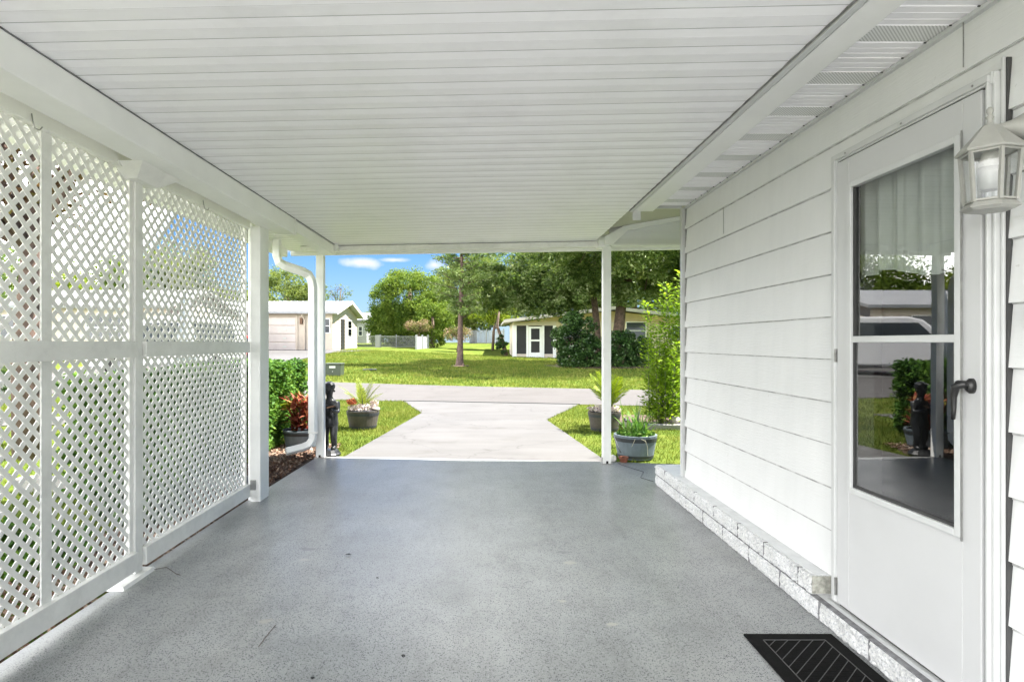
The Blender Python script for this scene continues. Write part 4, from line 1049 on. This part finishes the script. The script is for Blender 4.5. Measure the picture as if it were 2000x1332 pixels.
# yellow-green tree, olive backdrop trees
tree('yellow_tree', 'bright yellow green young tree behind the slim tree', (962-CX)/F*47, 47, [(0, 0, 0, .12), (.1, 0, 1.6, .1), (.3, 0, 3, .05)], [(0, 0, 3.3, 1.9, 1.5, 1.3, 46, 110, .28, .35), (1.1, 0, 2.5, 1.1, 1, .7, 18, 100, .3, .3)], 'yellowleaf', .16, limbs=4)
tree('leaning_tree', 'small tree with a leaning dark trunk beside the porch of the tan house', (978-CX)/F*40, 40, [(.35, 0, 0, .16), (.15, 0, .9, .13), (-.25, 0, 2.0, .10), (-.1, 0, 3.0, .06)], [(.1, 0, .75, .45, .45, .75, 18, 120, .4, .3)], 'bush', .13)
tree('crape_myrtle', 'pinkish flowering shrub tree on the lawn right behind the slim tree', (893-CX)/F*42, 42, [(0, 0, 0, .07), (.1, 0, .8, .05), (.2, 0, 1.4, .03)], [(0, 0, 1.35, 1.0, .9, .55, 36, 90, .3, .4)], 'pinkflower', .11, limbs=5)
tree('crape_myrtle', 'pinkish flowering shrub tree in front of the large rounded tree', (815-CX)/F*46, 46, [(0, 0, 0, .07), (.1, 0, .8, .05), (.2, 0, 1.5, .03)], [(.2, 0, 1.7, 1.1, .9, .5, 36, 90, .3, .4)], 'pinkflower', .11, limbs=5)
def generic(px, d, top, wpx, mat, label, name='leafy_tree', size=.24, dens=1.0, low=.15, group='trees behind the houses', xz=None):
    x = (px-CX)/F*d if xz is None else xz; hz = H(x, d); ht = CZ-(top-CY)/F*d-hz; rw = wpx/F*d/2
    nl = int(110*dens); zc = ht*(1+low)/2
    return tree(name, label, x, d, [(0, 0, 0, .3), (0, 0, ht*.35, .24), (.1, 0, ht*.7, .12)], [(0, 0, zc, rw, rw*.8, ht*(1-low)/2, nl, int(110*dens), .24, .55), (rw*.2, -rw*.2, zc*.8, rw*.8, rw*.6, ht*(1-low)/3, nl//2, int(100*dens), .28, .5)], mat, size, limbs=5, group=group)
generic(925, 62, 505, 170, 'olive', 'olive green tree directly behind the slim tree', size=.28, dens=1.1)
generic(1010, 66, 455, 190, 'oak', 'tall dark tree behind the yellow green tree and the porch', size=.3, dens=1.1)
generic(1110, 64, 430, 230, 'olive', 'tall olive tree behind the left part of the tan house', size=.3, dens=1.1)
generic(1240, 62, 440, 230, 'oak', 'tall dark tree behind the oak', size=.3, dens=1.1)
generic(1370, 60, 440, 240, 'olive', 'tall tree behind the right end of the tan house', size=.3, dens=1.0)
generic(1560, 52, 470, 260, 'cypress', 'green tree beyond the right end of the tan house', size=.24)
generic(1820, 48, 440, 320, 'oak', 'broad dark tree far to the right of the tan house', size=.26)
generic(2150, 44, 470, 320, 'olive', 'olive tree far out of view on the right', size=.26)
generic(862, 70, 560, 120, 'cypress', 'green tree seen just right of the large rounded tree', size=.28)
generic(745, 66, 600, 70, 'cypress', 'low green tree left of the large rounded tree', size=.24, dens=.7)
generic(560, 56, 520, 150, 'olive', 'leafy tree rising behind the garage roof', 'leafy_tree', .22, 1.1)
generic(600, 60, 556, 60, 'cypress', 'lower green tree behind the garage roof, right of the leafy one', 'leafy_tree', .22, .7)
tree('bare_tree', 'small nearly bare tree above the ridge of the garage house', (662-CX)/F*58, 58, [(0, 0, 0, .16), (0, 0, 3, .1), (.2, 0, 5.3, .03)], [(0, 0, 4.9, 1.5, 1.2, .9, 24, 26, .26, .3)], 'olive', .14, limbs=16, group='trees behind the houses')
# trees to the left (seen through the lattice and mirrored in the door)
generic(430, 46, 560, 200, 'olive', 'olive tree behind the long white roofed house, at its right end', size=.24)
generic(330, 44, 480, 200, 'olive', 'tall tree seen through the farther lattice screen', size=.24, dens=1.2)
generic(200, 40, 505, 200, 'cypress', 'green tree seen low through the nearer lattice screen', size=.22)
generic(60, 34, 520, 240, 'yellowleaf', 'yellow green tree at the left end of the nearer lattice screen', size=.2)
generic(-120, 30, 380, 300, 'oak', 'large dark tree at the far left', size=.22, dens=1.2)
generic(-420, 30, 400, 300, 'oak', 'large dark tree beyond the brown house', size=.24, dens=1.0)
x_, y_ = -5.3, 6.9
tree('rusty_tree', 'rusty brown leaved tree close behind the nearer lattice screen', x_, y_, [(0, 0, 0, .17), (-.05, 0, 1.2, .14), (.05, 0, 2.4, .12), (.1, 0, 3.6, .07)], [(.3, 0, 4.2, 1.8, 1.6, 1.1, 60, 190, .24, .3), (-.5, -.5, 2.9, 1.1, 1.0, .6, 20, 150, .3, .3)], 'brownleaf', .09, 'pinebark', limbs=14)
bushy(-60, 735, 12.5, .8, 1.3, 8000, 'dark round shrub at the far left behind the nearer lattice screen', 'bush', .06, None)

# ------------------------------------------------------------------ neighbour houses
def win(parent, a, b, z0, z1, axis, sgn, n=1, glass='winglass'):
    """window on a wall; axis 'y': wall faces -y at y=a[1]; axis 'x': wall faces +x"""
    f = MB(); g = MB(); w = .05
    if axis == 'y':
        y = a[1]; x0, x1 = a[0], b[0]
        for (p, q, r, s) in ((x0, x0+w, z0, z1), (x1-w, x1, z0, z1), (x0+w, x1-w, z0, z0+w), (x0+w, x1-w, z1-w, z1), (x0+w, x1-w, (z0+z1)/2-.02, (z0+z1)/2+.02)): f.box(p, q, y-.05, y+.01, r, s)
        g.box(x0+w, x1-w, y-.02, y-.005, z0+w, z1-w)
    else:
        x = a[0]; y0, y1 = a[1], b[1]
        for (p, q, r, s) in ((y0, y0+w, z0, z1), (y1-w, y1, z0, z1), (y0+w, y1-w, z0, z0+w), (y0+w, y1-w, z1-w, z1), (y0+w, y1-w, (z0+z1)/2-.02, (z0+z1)/2+.02)): f.box(x-.01, x+.05, p, q, r, s)
        g.box(x+.005, x+.02, y0+w, y1-w, z0+w, z1-w)
    o = f.build('window', 'white', parent); g.build('pane', glass, o)
def garage_house():
    t = thing('garage_house', 'cream house with white metal roof and garage door, across the road at left', 'house')
    zb = .80; xr = -9.8; yf_, yb = 38, 45.3; ze = 3.20; zr = 4.1; xl = -24
    mb = MB(); mb.box(xl, xr, yf_, yb, zb-.6, ze); mb.prism([(xr-.15, yf_, ze), (xr-.15, yb, ze), (xr-.15, (yf_+yb)/2, zr-.08)], (.15, 0, 0)); mb.build('wall', 'cream', t)
    # lap lines
    lp = MB()
    for k in range(10): lp.box(xr+.001, xr+.02, yf_+.02, yb, zb+.1+k*.24, zb+.1+k*.24+.20)
    lp.build('lap_boards', 'cream', t)
    ym = (yf_+yb)/2; oh = .55; r = MB(); th = .10
    r.prism([(xl-.3, yf_-oh, ze-.07), (xl-.3, ym, zr), (xl-.3, ym, zr+th), (xl-.3, yf_-oh, ze-.07+th+.04)], (xr-xl+.75, 0, 0))
    r.prism([(xl-.3, yb+oh, ze-.07), (xl-.3, ym, zr), (xl-.3, ym, zr+th), (xl-.3, yb+oh, ze-.07+th+.04)], (xr-xl+.75, 0, 0)); ro = r.build('roof', 'metalroof', t)
    rb = MB()
    for k in range(36):
        x = xl+k*.4; rb.prism([(x, yf_-oh, ze+.07), (x, ym, zr+th), (x, ym, zr+th+.03), (x, yf_-oh, ze+.10)], (.04, 0, 0))
    rb.build('roof_seams', 'metalroof', ro)
    fb = MB(); fb.prism([(xr+.46, yf_-oh-.02, ze-.12), (xr+.46, ym, zr-.08), (xr+.46, ym, zr+.1), (xr+.46, yf_-oh-.02, ze+.08)], (.03, 0, 0)); fb.prism([(xr+.46, yb+oh, ze-.12), (xr+.46, ym, zr-.08), (xr+.46, ym, zr+.1), (xr+.46, yb+oh, ze+.08)], (.03, 0, 0)); fb.build('rake', 'white', ro)
    gx0, gx1 = (500-CX)/F*38, (578-CX)/F*38
    g = MB()
    for k in range(4): g.box(gx0-1.2, gx1, yf_-.05, yf_-.005, zb+.02+k*.53, zb+.02+k*.53+.505)
    go = g.build('garage_door', 'doorcream', t, bevel=.03)
    h = MB()
    for k in range(4): h.box((553-CX)/F*38, (560-CX)/F*38, yf_-.07, yf_-.051, zb+.2+k*.53, zb+.3+k*.53)
    h.build('panel_inlays', 'sign', go)
    mb = MB(); mb.box(gx0-1.3, gx1+.12, yf_-.07, yf_-.0, zb+2.14, zb+2.28); mb.box(gx1+.01, gx1+.13, yf_-.07, yf_, zb, zb+2.14); mb.build('door_trim', 'cream', t)
    l = P(589, 627, 38); mb = MB(); mb.box(l[0]-.09, l[0]+.09, yf_-.16, yf_-.0, l[2]-.2, l[2]+.2); mb.build('wall_light', 'wood', t, bevel=.03)
    p = P(596, 620, 38); mb = MB(); mb.tube([(p[0]-.1, yf_-.4, ze-.1), (p[0], yf_-.1, ze-.5), (p[0], yf_-.1, zb+.05)], .055, 6); mb.build('downspout', 'cream', t)
    win(t, ((633-CX)/F*38, yf_), ((645-CX)/F*38, yf_), zb+1.1, zb+2.05, 'y', -1)
    # gable side features
    win(t, (xr, 42.2), (xr, 43.4), zb+.9, zb+2.1, 'x', 1); 
    mb = MB(); mb.box(xr, xr+.08, 40.2, 41.1, zb+.05, zb+2.1); mb.build('side_door', 'screen', t)
    return t
garage_house()
def far_house(name, label, x0, x1, y0, y1, zb, he, hr, wall, roof, wins, ridge='x'):
    t = thing(name, label, 'house'); mb = MB(); mb.box(x0, x1, y0, y1, zb-.8, zb+he)
    ym = (y0+y1)/2; xm = (x0+x1)/2
    if ridge == 'x':
        for xx in (x0, x1-.1): mb.prism([(xx, y0, zb+he), (xx, y1, zb+he), (xx, ym, zb+hr-.05)], (.1, 0, 0))
    mb.build('wall', wall, t); r = MB()
    for ya, in ((y0-.5,), (y1+.5,)):
        r.prism([(x0-.4, ya, zb+he-.08), (x0-.4, ym, zb+hr), (x0-.4, ym, zb+hr+.12), (x0-.4, ya, zb+he+.08)], (x1-x0+.8, 0, 0))
    r.build('roof', roof, t)
    for a, b, c, d in wins: win(t, (a, y0), (b, y0), zb+c, zb+d, 'y', -1)
    return t
far_house('long_house', 'long white roofed house seen through the farther lattice screen', -31, -15.5, 29, 36, .55, 2.5, 3.5, 'cream', 'metalroof', [(-28, -26.5, .9, 2.1), (-24, -22, .9, 2.1), (-19.5, -17.5, .9, 2.1)])
far_house('brown_house', 'brown walled house at the far left behind the nearer lattice screen', -20, -12.5, 7, 14, -.03, 2.6, 3.8, 'brownwall', 'greyroof', [(-15, -13.6, .9, 2.1), (-18.5, -17, .9, 2.1)])
t = far_house('distant_house', 'small pale blue house in the distance behind the chain link fence', (692-CX)/F*62, (716-CX)/F*62, 62, 66, 1.0, 2.6, 3.4, 'vinylfence', 'metalroof', [((700-CX)/F*62, (708-CX)/F*62, 1.0, 2.0)])

def tan_house():
    t = thing('tan_house', 'low tan house with screened porch behind the oak, across the road', 'house')
    D = 38; zb = .33
    X = lambda px, d=D: (px-CX)/F*d
    Z = lambda py, d=D: CZ-(py-CY)/F*d
    xl, xr = X(1003), X(1430); ze = 2.55
    # body set back behind the porch
    pk = X(1195); zpk = Z(602)
    mb = MB(); mb.prism([(X(1086), D, zb-.4), (xr, D, zb-.4), (xr, D, Z(636)), (X(1086), D, Z(628))], (0, 10, 0)); mb.build('wall', 'tan', t)
    mb = MB(); mb.prism([(X(1010), D-.02, Z(631)), (X(1086), D-.02, Z(627.5)), (xr, D-.02, Z(636)), (xr, D-.02, Z(632)), (pk, D-.02, Z(608)), (X(1086), D-.02, Z(618))], (0, .1, 0))
    for k in range(60):
        x = X(1090)+k*.19
        if x > xr-.2: break
        zt = (Z(618)+(Z(608)-Z(618))*(x-X(1086))/(pk-X(1086))) if x < pk else (Z(608)+(Z(632)-Z(608))*(x-pk)/(xr-pk))
        mb.box(x, x+.03, D-.035, D-.021, Z(627), zt)
    mb.build('gable', 'peach', t)
    # roof
    r = MB(); yo = D-.7
    r.prism([(X(985), yo, Z(629)), (pk, yo, Z(604)), (pk, yo, Z(600)), (X(985), yo, Z(625))], (0, 11.5, 0))
    r.prism([(X(1450), yo, Z(634)), (pk, yo, Z(604)), (pk, yo, Z(600)), (X(1450), yo, Z(630))], (0, 11.5, 0)); ro = r.build('roof', 'greyroof', t)
    e = MB(); e.prism([(X(983), yo-.03, Z(631)), (pk, yo-.03, Z(606)), (pk, yo-.03, Z(600.5)), (X(983), yo-.03, Z(625.5))], (0, .028, 0)); e.prism([(X(1450), yo-.03, Z(636)), (pk, yo-.03, Z(606)), (pk, yo-.03, Z(600.5)), (X(1450), yo-.03, Z(630.5))], (0, .028, 0)); e.build('eave_board', 'doorcream', ro)
    # porch: screens, posts, low wall, door
    w = MB(); w.box(X(1003), X(1086), D, D+.12, zb-.4, zb+.25); w.box(X(1003), X(1086), D, D+.12, Z(636), Z(628)); w.build('porch_wall', 'cream', t)
    f = MB()
    for a, b in ((1001, 1009), (1028, 1032), (1059, 1063), (1080, 1086)): f.box(X(a), X(b), D-.03, D+.1, zb-.1, Z(636))
    f.build('porch_frame', 'white', t)
    s = MB(); s.box(X(1009), X(1028), D+.04, D+.06, zb+.25, Z(636)); s.build('porch_screen', 'screen', t); s = MB(); s.box(X(1063), X(1080), D+.04, D+.06, zb+.25, Z(636)); s.build('porch_screen', 'screen', t)
    d = MB(); x0, x1 = X(1032.5), X(1058.5); z0, z1 = zb+.02, Z(638)
    for a, b, c, e_ in ((x0, x0+.15, z0, z1), (x1-.15, x1, z0, z1), (x0+.15, x1-.15, z0, z0+.32), (x0+.15, x1-.15, z1-.12, z1), (x0+.15, x1-.15, (z0+z1)/2+.05, (z0+z1)/2+.16)): d.box(a, b, D-.02, D+.03, c, e_)
    do = d.build('porch_door', 'white', t); g = MB(); g.box(x0+.15, x1-.15, D+.0, D+.01, z0+.32, z1-.12); g.build('door_screen', 'screen', do)
    sw = MB(); sw.box(X(1003)-.0, X(1003)+.12, D+.12, D+6, zb-.4, zb+2.3); sw.box(X(1003)+.12, X(1086), D+3, D+3.1, zb-.4, zb+2.25); sw.build('side_wall', 'cream', t)
    win(t, (X(1222), D), (X(1262), D), Z(663), Z(628.5), 'y', -1)
    a = MB(); a.box(X(1228), X(1238), D-.01, D-.004, Z(661), Z(630)); a.build('blind', 'cream', t)
    win(t, (X(1100), D), (X(1135), D), Z(663), Z(635), 'y', -1); win(t, (X(1310), D), (X(1345), D), Z(663), Z(635), 'y', -1)
    pl = MB(); pl.box(X(990), X(1100), D-.9, D, zb-.3, zb+.0); pl.build('porch_step', 'kerb', t)
tan_house()

# ------------------------------------------------------------------ fences, utility box
def chainlink():
    t = thing('chain_link_fence', 'grey chain link fence with gate in front of the large rounded tree', 'fence')
    y = 46; x0, x1 = (693-CX)/F*y, (815-CX)/F*y; z0 = H(x0, y); 
    pst = MB(); 
    for px in (693, 742, 743.5, 774, 815): 
        q = MB(); xx = (px-CX)/F*y; q.tube([(xx, y, H(xx, y)), (xx, y, CZ-(655-CY)/F*y+.06)], .035, 6); q.build('post', 'chain', t)
    r = MB(); zt = CZ-(657-CY)/F*y; r.tube([(x0, y, zt), (x1, y, zt)], .022, 6); r.tube([(x0, y, z0+.06), (x1, y, z0+.06)], .012, 6); r.build('rail', 'chain', t)
    w = MB(); c = x0-1.3
    while c < x1:
        for s in (1, -1):
            pl = clip_poly([(c, z0), (c+1.4, z0+1.4), (c+1.412, z0+1.4), (c+.012, z0)] if s > 0 else [(c+1.4, z0), (c, z0+1.4), (c+.012, z0+1.4), (c+1.412, z0)], x0, x1, z0, zt)
            if pl: w.prism([(a, y+.004*s, b) for a, b in pl], (0, .003, 0))
        c += .09
    w.build('wire_mesh', 'chain', t)
    g = MB(); ga, gb = (733-CX)/F*y, (742-CX)/F*y; g.box(ga, gb, y-.05, y-.02, z0, zt+.1); g.build('gate_panel', 'vinylfence', t)
chainlink()
def panelfence(px0, px1, d0, d1, top, label, n, gap=.012, group=None, base=None):
    t = thing('white_fence', label, 'fence', group=group)
    a = Vector(((px0-CX)/F*d0, d0)); b = Vector(((px1-CX)/F*d1, d1)); brd = MB()
    for k in range(n):
        p = a.lerp(b, k/n); q = a.lerp(b, (k+1)/n-gap); z = H(p.x, p.y); zt = CZ-(top-CY)/F*p.y
        dv = (b-a).normalized(); nv = Vector((-dv.y, dv.x))*.02
        brd.hexa([(p.x-nv.x, p.y-nv.y, z), (q.x-nv.x, q.y-nv.y, z), (q.x+nv.x, q.y+nv.y, z), (p.x+nv.x, p.y+nv.y, z)], [(p.x-nv.x, p.y-nv.y, zt), (q.x-nv.x, q.y-nv.y, zt), (q.x+nv.x, q.y+nv.y, zt), (p.x+nv.x, p.y+nv.y, zt)])
    brd.build('boards', 'vinylfence', t)
    for k in (0, .5, 1):
        p = a.lerp(b, k); z = H(p.x, p.y); m = MB(); m.box(p.x-.06, p.x+.06, p.y-.06, p.y+.06, z, CZ-(top-3-CY)/F*p.y); m.build('post', 'vinylfence', t)
panelfence(813, 836, 44, 46.5, 657, 'short white board fence panel angled beside the pink shrub tree', 9, .02)
panelfence(918, 984, 60, 58, 645, 'white picket fence far back left of the tan house', 26, .018)
# utility box
q = P(653, 722, 21.6); t = thing('utility_box', 'low green utility cabinet with pale labels on the lawn across the road', 'utility box', (q[0], 21.6, H(q[0], 21.6)))
MB().box(-.29, .29, -.25, .3, 0, .42).build('cabinet', 'util', t, bevel=.02)
MB().box(-.31, .31, -.28, .32, .40, .455).build('lid', 'util', t, bevel=.015)
MB().box(-.12, .10, -.262, -.2505, .28, .36).build('label_plate', 'sign', t)
m = MB(); m.lathe([(.02, 0), (.02, .02)], (0, 0, 0), 10); m.v = [(v[0], -.252-v[2], .16+v[1]) for v in m.v]; m.build('lock', 'screw', t)
q = P(722, 724, 24); m = MB(); m.lathe([(.30, -.02), (.30, .035), (.26, .05), (.1, .055)], (q[0], 24, H(q[0], 24)), 16); tag(m.build('drain_cover', 'black'), 'dark round valve cover in the lawn across the road', 'cover')

# ------------------------------------------------------------------ vehicles on the left (through the lattice, mirrored in the door)
def vehicle(name, label, cat, x, y, rz, prof, glassprof, L, W, paintm, wheels, wr):
    t = thing(name, label, cat, (x, y, H(x, y)+.02), rz)
    b = MB(); b.prism([(px_, -W/2, pz) for px_, pz in prof], (0, W, 0)); bo = b.build('body', paintm, t, bevel=.06)
    top = max(p[1] for p in prof)
    for s in (-1, 1):
        g = MB(); yy = s*(W/2+.003); g.prism([(px_, yy, pz) for px_, pz in glassprof], (0, s*.006, 0)); g.build('side_window', 'winglass', t)
    for wx in wheels:
        for s in (-1, 1):
            m = MB(); m.lathe([(wr*.6, -.1), (wr*.93, -.11), (wr, -.07), (wr, .07), (wr*.93, .11), (wr*.6, .1)], (0, 0, 0), 24); m.v = [(wx+v[0], s*(W/2-.09)+v[2], wr+v[1]) for v in m.v]; w = m.build('wheel', 'tyre', t, smooth=False)
            r_ = MB(); r_.lathe([(.03, -.03), (wr*.58, -.02), (wr*.58, .02)], (0, 0, 0), 16); r_.v = [(wx+v[0], s*(W/2+.005)+v[2]*.5, wr+v[1]) for v in r_.v]; r_.build('rim', 'rim', w)
    xf = max(p[0] for p in prof); xb = min(p[0] for p in prof)
    for s in (-1, 1):
        m = MB(); m.box(xf-.04, xf+.02, s*W*.36-.14, s*W*.36+.14, .62, .76); m.build('headlight', 'lens', t, bevel=.015)
        m = MB(); m.box(xb-.02, xb+.04, s*W*.38-.10, s*W*.38+.10, .70, .9); m.build('tail_light', 'carred', t, bevel=.015)
    return t
van = [(-2.5, .35), (2.35, .35), (2.45, .6), (2.4, .95), (1.55, 1.15), (.75, 1.95), (.3, 2.08), (-2.0, 2.1), (-2.4, 1.9), (-2.5, 1.0)]
vehicle('parked_van', 'white van parked across the road, seen through the farther lattice screen', 'van', -11.6, 21.5, R(215), van, [(-2.2, 1.2), (1.2, 1.2), (.62, 1.85), (-2.1, 1.9)], 4.9, 1.9, 'carwhite', (-1.55, 1.5), .35)
sed = [(-2.2, .3), (2.15, .3), (2.25, .55), (2.15, .78), (1.1, .92), (.45, 1.38), (-.9, 1.42), (-1.65, 1.0), (-2.2, .92), (-2.28, .6)]
vehicle('parked_car', 'red car parked beyond the white van on the left', 'car', -12.0, 26.5, R(265), sed, [(-1.4, .98), (.85, .95), (.35, 1.3), (-.85, 1.33)], 4.4, 1.75, 'carred', (-1.35, 1.35), .32)
# closed parasol behind the hedge, mirrored in the door
t = thing('closed_parasol', 'closed blue grey parasol standing on the lawn behind the hedge', 'parasol', (-6.2, 12.3, H(-6.2, 12.3)))
MB().tube([(0, 0, 0), (0, 0, 2.5)], .022, 8).build('pole', 'white', t)
m = MB(); m.lathe([(.14, .95), (.17, 1.0), (.15, 1.4), (.10, 1.9), (.05, 2.3), (.012, 2.5)], (0, 0, 0), 16)
for i, v in enumerate(m.v): k = 1+.18*(1 if (i % 16) % 2 else -1); m.v[i] = (v[0]*k, v[1]*k, v[2])
m.build('canopy', 'umbrella', t, smooth=True)

# ------------------------------------------------------------------ sky and sun
SUN_EL, SUN_AZ = 58, 80      # azimuth measured clockwise from +y: sun stands over +x, a touch behind the camera
w = bpy.data.worlds.new('World'); S.world = w; w.use_nodes = True; nt = w.node_tree
bg = nt.nodes['Background']; sky = N(nt, 'ShaderNodeTexSky', sky_type='NISHITA'); sky.sun_disc = False
sky.sun_elevation = R(SUN_EL); sky.sun_rotation = R(SUN_AZ); sky.air_density = 1.0; sky.dust_density = .35; sky.ozone_density = 2.5; sky.altitude = 0
tc = N(nt, 'ShaderNodeTexCoord')
# clouds laid out on the sky directions
sx = N(nt, 'ShaderNodeSeparateXYZ'); nt.links.new(tc.outputs['Generated'], sx.inputs[0])
mp = N(nt, 'ShaderNodeMapping'); mp.inputs['Scale'].default_value = (3.2, 3.2, 12.0); mp.inputs['Location'].default_value = (.35, 0, .1)
nt.links.new(tc.outputs['Generated'], mp.inputs['Vector'])
nz = N(nt, 'ShaderNodeTexNoise'); nz.inputs['Scale'].default_value = 1.0; nz.inputs['Detail'].default_value = 8; nz.inputs['Roughness'].default_value = .55
nt.links.new(mp.outputs[0], nz.inputs['Vector'])
cr = ramp(nt, nz.outputs['Fac'], [(.34, (0, 0, 0)), (.50, (1, 1, 1))])
def blob(px, py, rx, ry):
    d = Vector(((px-CX)/F, 1, -(py-CY)/F)).normalized()
    m = N(nt, 'ShaderNodeMapping'); m.vector_type = 'POINT'; m.inputs['Location'].default_value = (-d.x/rx, 0, -d.z/ry); m.inputs['Scale'].default_value = (1/rx, 0.0, 1/ry)
    nt.links.new(tc.outputs['Generated'], m.inputs['Vector'])
    n2 = N(nt, 'ShaderNodeTexNoise'); n2.inputs['Scale'].default_value = 26; n2.inputs['Detail'].default_value = 5; nt.links.new(tc.outputs['Generated'], n2.inputs['Vector'])
    l = N(nt, 'ShaderNodeVectorMath', operation='LENGTH'); nt.links.new(m.outputs[0], l.inputs[0])
    a = N(nt, 'ShaderNodeMath', operation='MULTIPLY_ADD'); a.inputs[1].default_value = 1.9; nt.links.new(n2.outputs['Fac'], a.inputs[0]); nt.links.new(l.outputs['Value'], a.inputs[2])
    r = N(nt, 'ShaderNodeMapRange'); r.inputs['From Min'].default_value = 1.9; r.inputs['From Max'].default_value = 1.15; nt.links.new(a.outputs[0], r.inputs['Value'])
    # only in front (+y)
    g = N(nt, 'ShaderNodeMath', operation='GREATER_THAN'); g.inputs[1].default_value = 0; nt.links.new(sx.outputs['Y'], g.inputs[0])
    mu = N(nt, 'ShaderNodeMath', operation='MULTIPLY'); nt.links.new(r.outputs[0], mu.inputs[0]); nt.links.new(g.outputs[0], mu.inputs[1])
    return mu.outputs[0]
tot = None
for b_ in ((708, 513, .034, .010), (848, 518, .024, .013), (560, 488, .04, .010), (770, 508, .03, .005)):
    o_ = blob(*b_)
    if tot is None: tot = o_
    else:
        mx = N(nt, 'ShaderNodeMath', operation='MAXIMUM'); nt.links.new(tot, mx.inputs[0]); nt.links.new(o_, mx.inputs[1]); tot = mx.outputs[0]
# mostly unseen cloud bank added behind and left to light the carport
hi = N(nt, 'ShaderNodeMapRange'); hi.inputs['From Min'].default_value = .13; hi.inputs['From Max'].default_value = .20
bk = N(nt, 'ShaderNodeMapRange'); bk.inputs['From Min'].default_value = .85; bk.inputs['From Max'].default_value = -.2; bk.inputs['To Min'].default_value = -.22; bk.inputs['To Max'].default_value = .14; nt.links.new(sx.outputs['Y'], bk.inputs['Value'])
lf = N(nt, 'ShaderNodeMapRange'); lf.inputs['From Min'].default_value = -.36; lf.inputs['From Max'].default_value = -.62; lf.inputs['To Max'].default_value = .45; nt.links.new(sx.outputs['X'], lf.inputs['Value'])
b0 = N(nt, 'ShaderNodeMath', operation='ADD'); nt.links.new(sx.outputs['Z'], b0.inputs[0]); nt.links.new(lf.outputs[0], b0.inputs[1])
ba = N(nt, 'ShaderNodeMath', operation='ADD'); nt.links.new(b0.outputs[0], ba.inputs[0]); nt.links.new(bk.outputs[0], ba.inputs[1]); nt.links.new(ba.outputs[0], hi.inputs['Value'])
lo = N(nt, 'ShaderNodeMapRange'); lo.inputs['From Min'].default_value = .60; lo.inputs['From Max'].default_value = .42; nt.links.new(sx.outputs['Z'], lo.inputs['Value'])
hm = N(nt, 'ShaderNodeMath', operation='MULTIPLY'); nt.links.new(cr, hm.inputs[0]); nt.links.new(hi.outputs[0], hm.inputs[1])
hq = N(nt, 'ShaderNodeMath', operation='MULTIPLY'); nt.links.new(hm.outputs[0], hq.inputs[0]); nt.links.new(lo.outputs[0], hq.inputs[1]); rx = N(nt, 'ShaderNodeMapRange'); rx.inputs['From Min'].default_value = .45; rx.inputs['From Max'].default_value = .0; nt.links.new(sx.outputs['X'], rx.inputs['Value'])
hr = N(nt, 'ShaderNodeMath', operation='MULTIPLY'); nt.links.new(hq.outputs[0], hr.inputs[0]); nt.links.new(rx.outputs[0], hr.inputs[1]); hm = hr
mx = N(nt, 'ShaderNodeMath', operation='MAXIMUM'); nt.links.new(tot, mx.inputs[0]); nt.links.new(hm.outputs[0], mx.inputs[1])
SKYTINT = (.115, .19, .295)
skyc = mixc(nt, 1.0, sky.outputs['Color'], SKYTINT, 'MULTIPLY')
hz_ = N(nt, 'ShaderNodeMapRange'); hz_.inputs['From Min'].default_value = .17; hz_.inputs['From Max'].default_value = -.01; nt.links.new(sx.outputs['Z'], hz_.inputs['Value'])
hp_ = N(nt, 'ShaderNodeMath', operation='POWER'); hp_.inputs[1].default_value = 1.35; nt.links.new(hz_.outputs[0], hp_.inputs[0])
hk_ = N(nt, 'ShaderNodeMath', operation='MULTIPLY'); hk_.inputs[1].default_value = .85; nt.links.new(hp_.outputs[0], hk_.inputs[0])
skyc = mixc(nt, hk_.outputs[0], skyc, (1.0, 1.27, 1.5))
cl = mixc(nt, tot, skyc, (1.5, 1.58, 1.68))
cl = mixc(nt, hm.outputs[0], cl, (18.0, 17.9, 17.6))
nt.links.new(cl, bg.inputs['Color']); bg.inputs['Strength'].default_value = .15
sl_ = bpy.data.lights.new('sun', 'SUN'); so = bpy.data.objects.new('sun', sl_); COL.objects.link(so)
sl_.energy = 5.0; sl_.angle = R(.5); sl_.color = (1, .95, .87)
az = R(SUN_AZ); el = R(SUN_EL); sd = Vector((math.sin(az)*math.cos(el), math.cos(az)*math.cos(el), math.sin(el)))
so.rotation_euler = (-sd).to_track_quat('-Z', 'Y').to_euler(); so.location = (20, -5, 40)

S.render.engine = 'CYCLES'
S.view_settings.view_transform = 'Standard'; S.view_settings.look = 'None'; S.view_settings.gamma = 1; S.view_settings.exposure = 2.18
cy = S.cycles; cy.max_bounces = 14; cy.diffuse_bounces = 9; cy.glossy_bounces = 5; cy.transparent_max_bounces = 24; cy.transmission_bounces = 6
cy.use_denoising = True; cy.sample_clamp_indirect = 8; cy.caustics_reflective = False; cy.caustics_refractive = False
